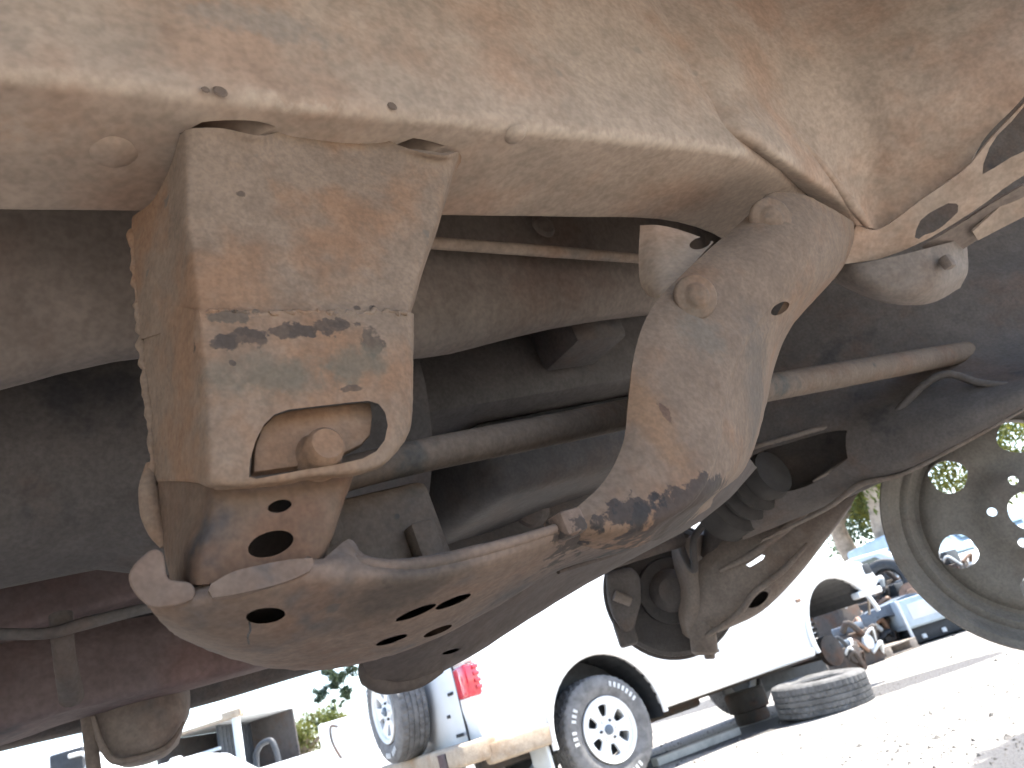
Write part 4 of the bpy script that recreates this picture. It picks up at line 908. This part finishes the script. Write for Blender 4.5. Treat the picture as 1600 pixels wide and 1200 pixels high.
# heap of scrap engines: separate lumps
shapes = [(1345, 940, 11.4, .6, .5, .5), (1318, 915, 12.2, .6, .5, .6), (1400, 930, 11.6, .6, .5, .5), (1325, 985, 9.9, .45, .4, .25), (1372, 905, 12.4, .6, .5, .6), (1440, 895, 12.4, .6, .5, .6), (1310, 1008, 9.2, .32, .3, .15), (1480, 880, 12.8, .6, .5, .6), (1352, 975, 10.9, .5, .45, .35), (1425, 912, 12.0, .55, .5, .4), (1300, 950, 10.8, .5, .5, .5)]
names = ['in the middle under the wagon nose', 'highest one beside the wagon fender', 'behind the blue wing', 'small one left of the blue wreck', 'beneath the standing tyre', 'left of the steel wheel', 'smallest, by the wheel arch', 'nearest the steel wheel edge', 'low one before the pallet end', 'under the rust orange rotor', 'seen through the empty wheel arch']
for k, (u, v, d, sx_, sy_, sz_) in enumerate(shapes):
    q = P(u, v, d); e = empty('scrap_engine', (q[0], q[1], 0), random.uniform(0, 1.5), 'scrap engine in the heap, '+names[k], 'engine', 'scrap engines heaped behind the wrecks')
    top = max(q[2]+sz_/2, .3)
    box('block', (-sx_/2, -sy_/2, 0), (sx_/2, sy_/2, top*.72), M['junk'], e, .03)
    box('head', (-sx_*.38, -sy_*.3, top*.72), (sx_*.4, sy_*.3, top*.9), M['bluec'] if k % 3 == 0 else M['blackp'], e, .02)
    for j in range(9):
        a = random.uniform(3.3, 6.1) if j < 6 else random.uniform(0, 6.28); z_ = random.uniform(.2, .9)*top
        tube('pipe', [(sx_*.5*math.cos(a), sy_*.5*math.sin(a), z_), (sx_*.75*math.cos(a+.4), sy_*.75*math.sin(a+.4), z_+.08), (sx_*.6*math.cos(a+.9), sy_*.6*math.sin(a+.9), z_-.1)], random.uniform(.015, .04), [M['junk'], M['greyw'], M['copper'], M['blackp']][j % 4], None, 8, 4).parent = e
    lathe('pulley', [(0, .04), (.05, .04), (.09, .03), (.075, .015), (.09, 0), (0, 0)], (0, -sy_/2-.01, top*.45), (0, -1, 0), M['greyw'] if k % 2 else M['junk'], e, 20, keep=False)
q0, q1 = P(1335, 1018, 9.6), P(1424, 990, 10.0)
pl = empty('pallet', (q0[0], q0[1], 0), math.atan2(q1[1]-q0[1], q1[0]-q0[0]), 'grey timber pallet lying in front of the blue wreck', 'pallet')
for k in range(5): box('top_board', (0, .0+k*.21, .11), (1.05, .15+k*.21, .13), M['wood'], pl, .003)
for k in range(3): box('bearer', (.0+k*.46, .0, .02), (.12+k*.46, .98, .11), M['wood'], pl, .003)
for k in range(2): box('bottom_board', (0, .0+k*.8, .0), (1.05, .12+k*.8, .02), M['wood'], pl, .003)
# pale car far behind, its windscreen and bonnet facing the yard
q = P(1392, 872, 15.0)
PC = empty('pale_car', (q[0], q[1], 0), math.radians(-62), 'pale silver car with raked windscreen parked behind the wrecks', 'car')
pr_ = [(-2.0, .35), (-2.05, .85), (-1.7, 1.45), (-.2, 1.55), (.55, 1.5), (1.25, 1.02), (2.1, .92), (2.25, .6), (2.15, .3)]
solid('body', [(x_, -.85, z) for x_, z in pr_], [(x_, .85, z) for x_, z in pr_], M['greyw'], PC, .08, 3, world=False)
solid('windscreen', [(.60, -.70, 1.46), (1.22, -.76, 1.05), (1.22, .76, 1.05), (.60, .70, 1.46)], [(.64, -.70, 1.50), (1.26, -.76, 1.08), (1.26, .76, 1.08), (.64, .70, 1.50)], M['paleglass'], PC, .01, world=False)
for s_ in (-1, 1):
    solid('side_window', [(-1.5, .852*s_, 1.02), (.95, .852*s_, 1.02), (.42, .852*s_, 1.42), (-1.4, .852*s_, 1.40)], [(-1.5, .862*s_, 1.02), (.95, .862*s_, 1.02), (.42, .862*s_, 1.42), (-1.4, .862*s_, 1.40)], M['glass'], PC, 0, world=False)
    for x_ in (-1.3, 1.4): tyre('tyre', .31, .19, .2, (x_, .78*s_, .31), (0, s_, 0), M['rubber'], PC)
    box('headlamp', (2.16, .45*s_-.18, .68), (2.24, .45*s_+.18, .82), M['whitelens'], PC, .02)
box('grille', (2.2, -.25, .66), (2.26, .25, .80), M['blackp'], PC, .01)
q = P(1468, 842, 17.0)
PC2 = empty('pale_van', (q[0], q[1], 0), math.radians(-75), 'pale blue van standing behind the steel wheel', 'van')
pr_ = [(-2.2, .4), (-2.2, 1.95), (.9, 2.0), (1.6, 1.25), (2.2, 1.1), (2.25, .4)]
solid('body', [(x_, -.9, z) for x_, z in pr_], [(x_, .9, z) for x_, z in pr_], M['paleb'], PC2, .1, 3, world=False)
solid('windscreen', [(1.0, -.75, 1.92), (1.56, -.8, 1.32), (1.56, .8, 1.32), (1.0, .75, 1.92)], [(1.05, -.75, 1.95), (1.6, -.8, 1.35), (1.6, .8, 1.35), (1.05, .75, 1.95)], M['paleglass'], PC2, .01, world=False)
for s_ in (-1, 1):
    for x_ in (-1.4, 1.4): tyre('tyre', .33, .2, .2, (x_, .82*s_, .33), (0, s_, 0), M['rubber'], PC2)

# ================================================================== vehicles on the left
q = P(560, 1160, 9.0)
BT = empty('white_truck_box', (q[0]-.2, q[1], 0), .25, 'plain white truck box left of the spare wheel', 'truck')
box('box_body', (-1.1, 0, .7), (1.2, 2.2, q[2]+.05), M['white'], BT, .03)
box('box_body', (-.2, -.35, .62), (1.6, -.05, 1.20), M['white'], BT, .03)
box('underframe', (-1.1, .1, .48), (1.6, 2.1, .62), M['junk'], BT, .02)
tube('latch_rod', [(.02, -.37, 1.12), (-.06, -.37, 1.14), (-.07, -.37, .98), (.0, -.37, .78), (.06, -.37, .70)], .012, M['junk'], None, 8, 4).parent = BT
box('rear_lamp', (-.15, -.37, .63), (.05, -.35, .70), M['redlens'], BT, .006)
for x_ in (-.7, 1.0): tyre('tyre', .36, .2, .24, (x_, .2, .36), (0, -1, 0), M['rubber'], BT)
q = P(590, 1100, 11.0)
TP = empty('tarp_load', (q[0], q[1], 0), .3, 'blue tarpaulin-covered load behind the spare wheel', 'tarpaulin')
solid('tarp', [(-.22, -.4, 0), (.5, -.4, 0), (.5, .6, 0), (-.22, .6, 0)], [(-.12, -.2, q[2]+.26), (.34, -.2, q[2]+.16), (.34, .5, q[2]+.16), (-.12, .5, q[2]+.26)], M['tarp'], TP, .06, 3, world=False)
q = P(330, 1165, 10.0)
CN = empty('wrecked_canopy', (q[0], q[1], 0), -.12, 'wrecked truck canopy with dark open inside and rusty corner post', 'canopy')
zt = q[2]+.26
box('roof_rail', (-.75, 0, zt-.02), (.42, .06, zt+.02), M['bumper'], CN, .006)
box('roof', (-.75, .06, zt-.0), (.42, 1.5, zt+.03), M['greyw'], CN, .006)
box('back_wall', (-.75, 1.46, .5), (.42, 1.5, zt), M['dark'], CN, .006)
box('end_wall', (-.80, 0, .5), (-.75, 1.5, zt), M['dark'], CN, .006)
box('corner_post', (.34, -.02, .5), (.42, .06, zt+.05), M['greyw'], CN, .01)
box('cap_bracket', (.22, -.05, zt-.02), (.50, .05, zt+.08), M['bumper'], CN, .015)
box('floor', (-.8, 0, .45), (.42, 1.5, .5), M['junk'], CN, .01)
for k in range(9): box('louvre', (.0-k*.03, .15+k*.14, .7), (.035-k*.03, .23+k*.14, zt-.03), M['blackp'], CN, .003)
box('cross_bar', (-.72, .02, zt-.34), (.1, .06, zt-.30), M['greyw'], CN, .006)
for x_ in (-.5, .2): box('leg', (x_, .1, 0), (x_+.1, .2, .45), M['junk'], CN, .01)
q = P(418, 1180, 9.5)
FR = empty('bare_door_frame', (q[0], q[1], 0), -.2, 'black bare door frame standing before the green trees', 'door frame')
tube('frame', [(-.16, 0, .4), (-.17, 0, q[2]-.05), (-.10, 0, q[2]+.12), (.02, 0, q[2]+.16), (.10, 0, q[2]+.12), (.14, 0, q[2]-.1), (.16, 0, .4)], .035, M['blackp'], None, 12, 5).parent = FR
box('door_skin', (-.2, -.03, 0), (.2, .03, .5), M['blackp'], FR, .02)
q = P(285, 1190, 8.0)
RF = empty('white_sedan', (q[0], q[1], 0), .5, 'white car whose rounded roof shows at the lower picture edge', 'car')
rp = [(-1.9, .4), (-1.9, .75), (-.9, .80), (-.5, q[2]-.08), (-.2, q[2]-.01), (.15, q[2]-.01), (.4, q[2]-.08), (.8, .80), (2.0, .75), (2.05, .4)]
solid('body', [(x_, -.75, z) for x_, z in rp], [(x_, .75, z) for x_, z in rp], M['white'], RF, .05, 3, world=False)
for s_ in (-1, 1):
    for x_ in (-1.2, 1.3): tyre('tyre', .3, .19, .19, (x_, .68*s_, .3), (0, s_, 0), M['rubber'], RF)
lathe('roof_vent', [(0, .03), (.05, .028), (.07, .0), (.07, -.03)], (-.06, -.3, q[2]+.012), (0, 0, 1), M['greyw'], RF, 20, keep=False)
q = P(60, 1190, 7.0)
WU = empty('white_utility', (q[0], q[1], 0), .1, 'white utility with black open window at lower left edge', 'utility')
zt = q[2]+.08
box('cab', (-1.6, 0, .5), (.28, 1.5, zt), M['white'], WU, .06, 3)
box('open_window', (.10, -.012, zt-.42), (.40, .3, zt-.06), M['blackp'], WU, .02)
tube('mirror_arm', [(.42, -.02, zt-.3), (.47, -.05, zt-.2), (.42, -.05, zt-.13), (.30, -.05, zt-.12)], .02, M['greyw'], None, 10, 5).parent = WU
for x_ in (-1.2, .0): tyre('tyre', .33, .2, .22, (x_, .1, .33), (0, -1, 0), M['rubber'], WU)

# ================================================================== trees
def leaf_mat(name, c, var=.4):
    mt, nt, bs = newmat(name); co = coords(nt)
    f = noise(nt, co, 1.3, 3, .6); g = noise(nt, co, 9, 2, .6)
    col = mulc(nt, mixc(nt, ramp(nt, f, .4, .62), c, tuple(v*k for v, k in zip(c, (1.5, 1.25, .9)))), ramp(nt, g, .25, .75, 1-var, 1+var))
    nt.links.new(col, bs.inputs['Base Color']); bs.inputs['Roughness'].default_value = .6; bs.inputs['Specular IOR Level'].default_value = .3
    tr = node(nt, 'ShaderNodeBsdfTranslucent'); nt.links.new(col, tr.inputs[0]); mx = node(nt, 'ShaderNodeMixShader'); mx.inputs[0].default_value = .45
    nt.links.new(bs.outputs[0], mx.inputs[1]); nt.links.new(tr.outputs[0], mx.inputs[2]); nt.links.new(mx.outputs[0], nt.nodes['Material Output'].inputs[0])
    return mt
M['leaf'] = leaf_mat('yellow_green_leaf', (.10, .12, .035)); M['leafd'] = leaf_mat('grey_green_leaf', (.045, .075, .055)); 
M['bark'] = plain('pale_gum_bark', (.34, .27, .21), .85, var=.45, scale=4, bumpy=.6)
def tree(name, base, limbs, clumps, nleaf, lsize, mat, label, cat='tree', group=None):
    e = empty(name, (base[0], base[1], 0), 0, label, cat, group)
    b0 = np.array([base[0], base[1], 0.])
    vs, fs = [], []
    for pts, r in limbs:
        me = tube_me([np.asarray(p)-b0 for p in pts], r, 12, 4)
        off = len(vs); vs += [tuple(v.co) for v in me.vertices]; fs += [tuple(i+off for i in p.vertices) for p in me.polygons]; bpy.data.meshes.remove(me)
    t = obj('trunk', mesh(vs, fs), M['bark'], smooth=60); t.parent = e
    V_, F_ = [], []
    for (c, r, wgt) in clumps:
        n = int(nleaf*wgt); c = np.asarray(c)-b0
        sub = rng.normal(0, 1, (max(3, n//45), 3)); sub /= np.linalg.norm(sub, axis=1, keepdims=True); sub *= rng.random((len(sub), 1))**.45
        for k in range(n):
            p = c + (sub[rng.integers(len(sub))] + rng.normal(0, .17, 3))*np.asarray(r)
            a = nz(rng.normal(0, 1, 3)+np.array([0, 0, -.5])); b = nz(np.cross(a, rng.normal(0, 1, 3))); L_ = lsize*rng.uniform(.6, 1.5); w_ = L_*rng.uniform(.28, .45)
            i = len(V_); V_ += [p-a*L_/2, p+b*w_/2, p+a*L_/2, p-b*w_/2]; F_.append((i, i+1, i+2, i+3))
    f = obj('crown', mesh(V_, F_), mat); f.parent = e
    return e
T1 = P(1385, 850, 19.0); b1 = (T1[0]+.25, T1[1])
tree('gum_tree', b1, [([(b1[0], b1[1], 0), P(1386, 850, 19), P(1368, 790, 19), P(1352, 740, 19), P(1330, 650, 19)], [.26, .22, .18, .14, .08]),
    ([P(1372, 800, 19), P(1400, 740, 19.2), P(1440, 680, 19.5)], [.18, .14, .08]), ([P(1356, 760, 19), P(1368, 725, 18.8), P(1372, 690, 18.6)], [.12, .10, .05]), ([P(1392, 870, 19), P(1418, 820, 19), P(1412, 780, 19)], [.12, .10, .06])],
    [(P(1340, 700, 19), (1.6, 1.5, 1.3), 1.2), (P(1400, 750, 20), (1.4, 1.5, 1.2), 1.2), (P(1470, 700, 20), (2.0, 1.5, 1.6), 1.5), (P(1380, 640, 19.5), (2.2, 1.6, 1.4), 1.4), (P(1560, 660, 20), (2.2, 1.6, 1.6), 1.3), (P(1620, 720, 20), (1.6, 1.5, 1.4), .7), (P(1500, 760, 20.5), (1.2, 1.2, .9), .5), (P(1372, 775, 20.5), (.9, .9, .8), .9), (P(1340, 770, 20), (.7, .7, .6), .5)],
    1500, .16, M['leaf'], 'pale-trunked gum tree left of the steel wheel, yellow green crown')
T2 = P(1318, 850, 21.0); b2 = (T2[0]+.4, T2[1])
tree('gum_tree', b2, [([(b2[0], b2[1], 0), P(1322, 855, 21), P(1305, 810, 21), P(1292, 770, 21), P(1270, 700, 21)], [.28, .24, .19, .15, .09]), ([P(1308, 820, 21), P(1330, 790, 21), P(1345, 770, 21)], [.14, .10, .05])],
    [(P(1290, 770, 21.5), (1.4, 1.4, 1.1), .8), (P(1330, 830, 22), (1.0, 1.0, .7), .5), (P(1260, 700, 21.5), (2.0, 1.6, 1.4), .8), (P(1345, 800, 22), (1.0, 1.0, .8), .5)],
    1300, .16, M['leafd'], 'leaning gum tree behind the wagon bonnet, trunk half hidden', 'tree')
T3 = P(470, 1185, 26.0)
tree('bushy_tree', (T3[0], T3[1]), [([(T3[0], T3[1], 0), P(470, 1190, 26), P(480, 1150, 26)], [.3, .25, .1]), ([P(472, 1185, 26), P(500, 1150, 26)], [.15, .05])],
    [(P(420, 1180, 26), (.9, .9, .6), .5), (P(455, 1165, 26), (1.0, 1.0, .7), .9), (P(500, 1135, 26), (1.0, 1.0, .6), .8), (P(470, 1195, 26), (1.5, 1.0, .7), .9), (P(525, 1125, 26.5), (.5, .6, .4), .3), (P(440, 1200, 25), (1.6, 1.0, .6), .7)],
    1500, .15, M['leaf'], 'round yellow green tree beyond the black door frame')
T4 = P(640, 1060, 15.0)
tree('drooping_gum_tree', (T4[0]+.3, T4[1]), [([(T4[0]+.3, T4[1], 0), P(660, 1080, 15), P(640, 1000, 15), P(600, 900, 15)], [.25, .2, .14, .08]), ([P(636, 990, 15), P(580, 1000, 15), P(545, 1040, 15)], [.06, .04, .02]), ([P(560, 1025, 15), P(565, 1065, 15), P(572, 1085, 15)], [.02, .018, .01]), ([P(630, 970, 15), P(540, 980, 15), P(505, 1030, 15)], [.06, .04, .015])],
    [(P(512, 1048, 15), (.15, .2, .12), .25), (P(530, 1062, 15), (.22, .2, .16), .5), (P(502, 1085, 15), (.16, .2, .14), .35), (P(540, 1082, 15), (.2, .2, .12), .35), (P(590, 1062, 15), (.18, .2, .14), .4), (P(525, 1100, 15), (.12, .2, .08), .15), (P(548, 1045, 15), (.25, .2, .12), .3), (P(560, 990, 15), (.8, .6, .5), .8), (P(600, 940, 15), (1.2, .8, .7), 1.0)],
    1500, .065, M['leafd'], 'drooping grey green gum branches hanging above the blue tarpaulin')
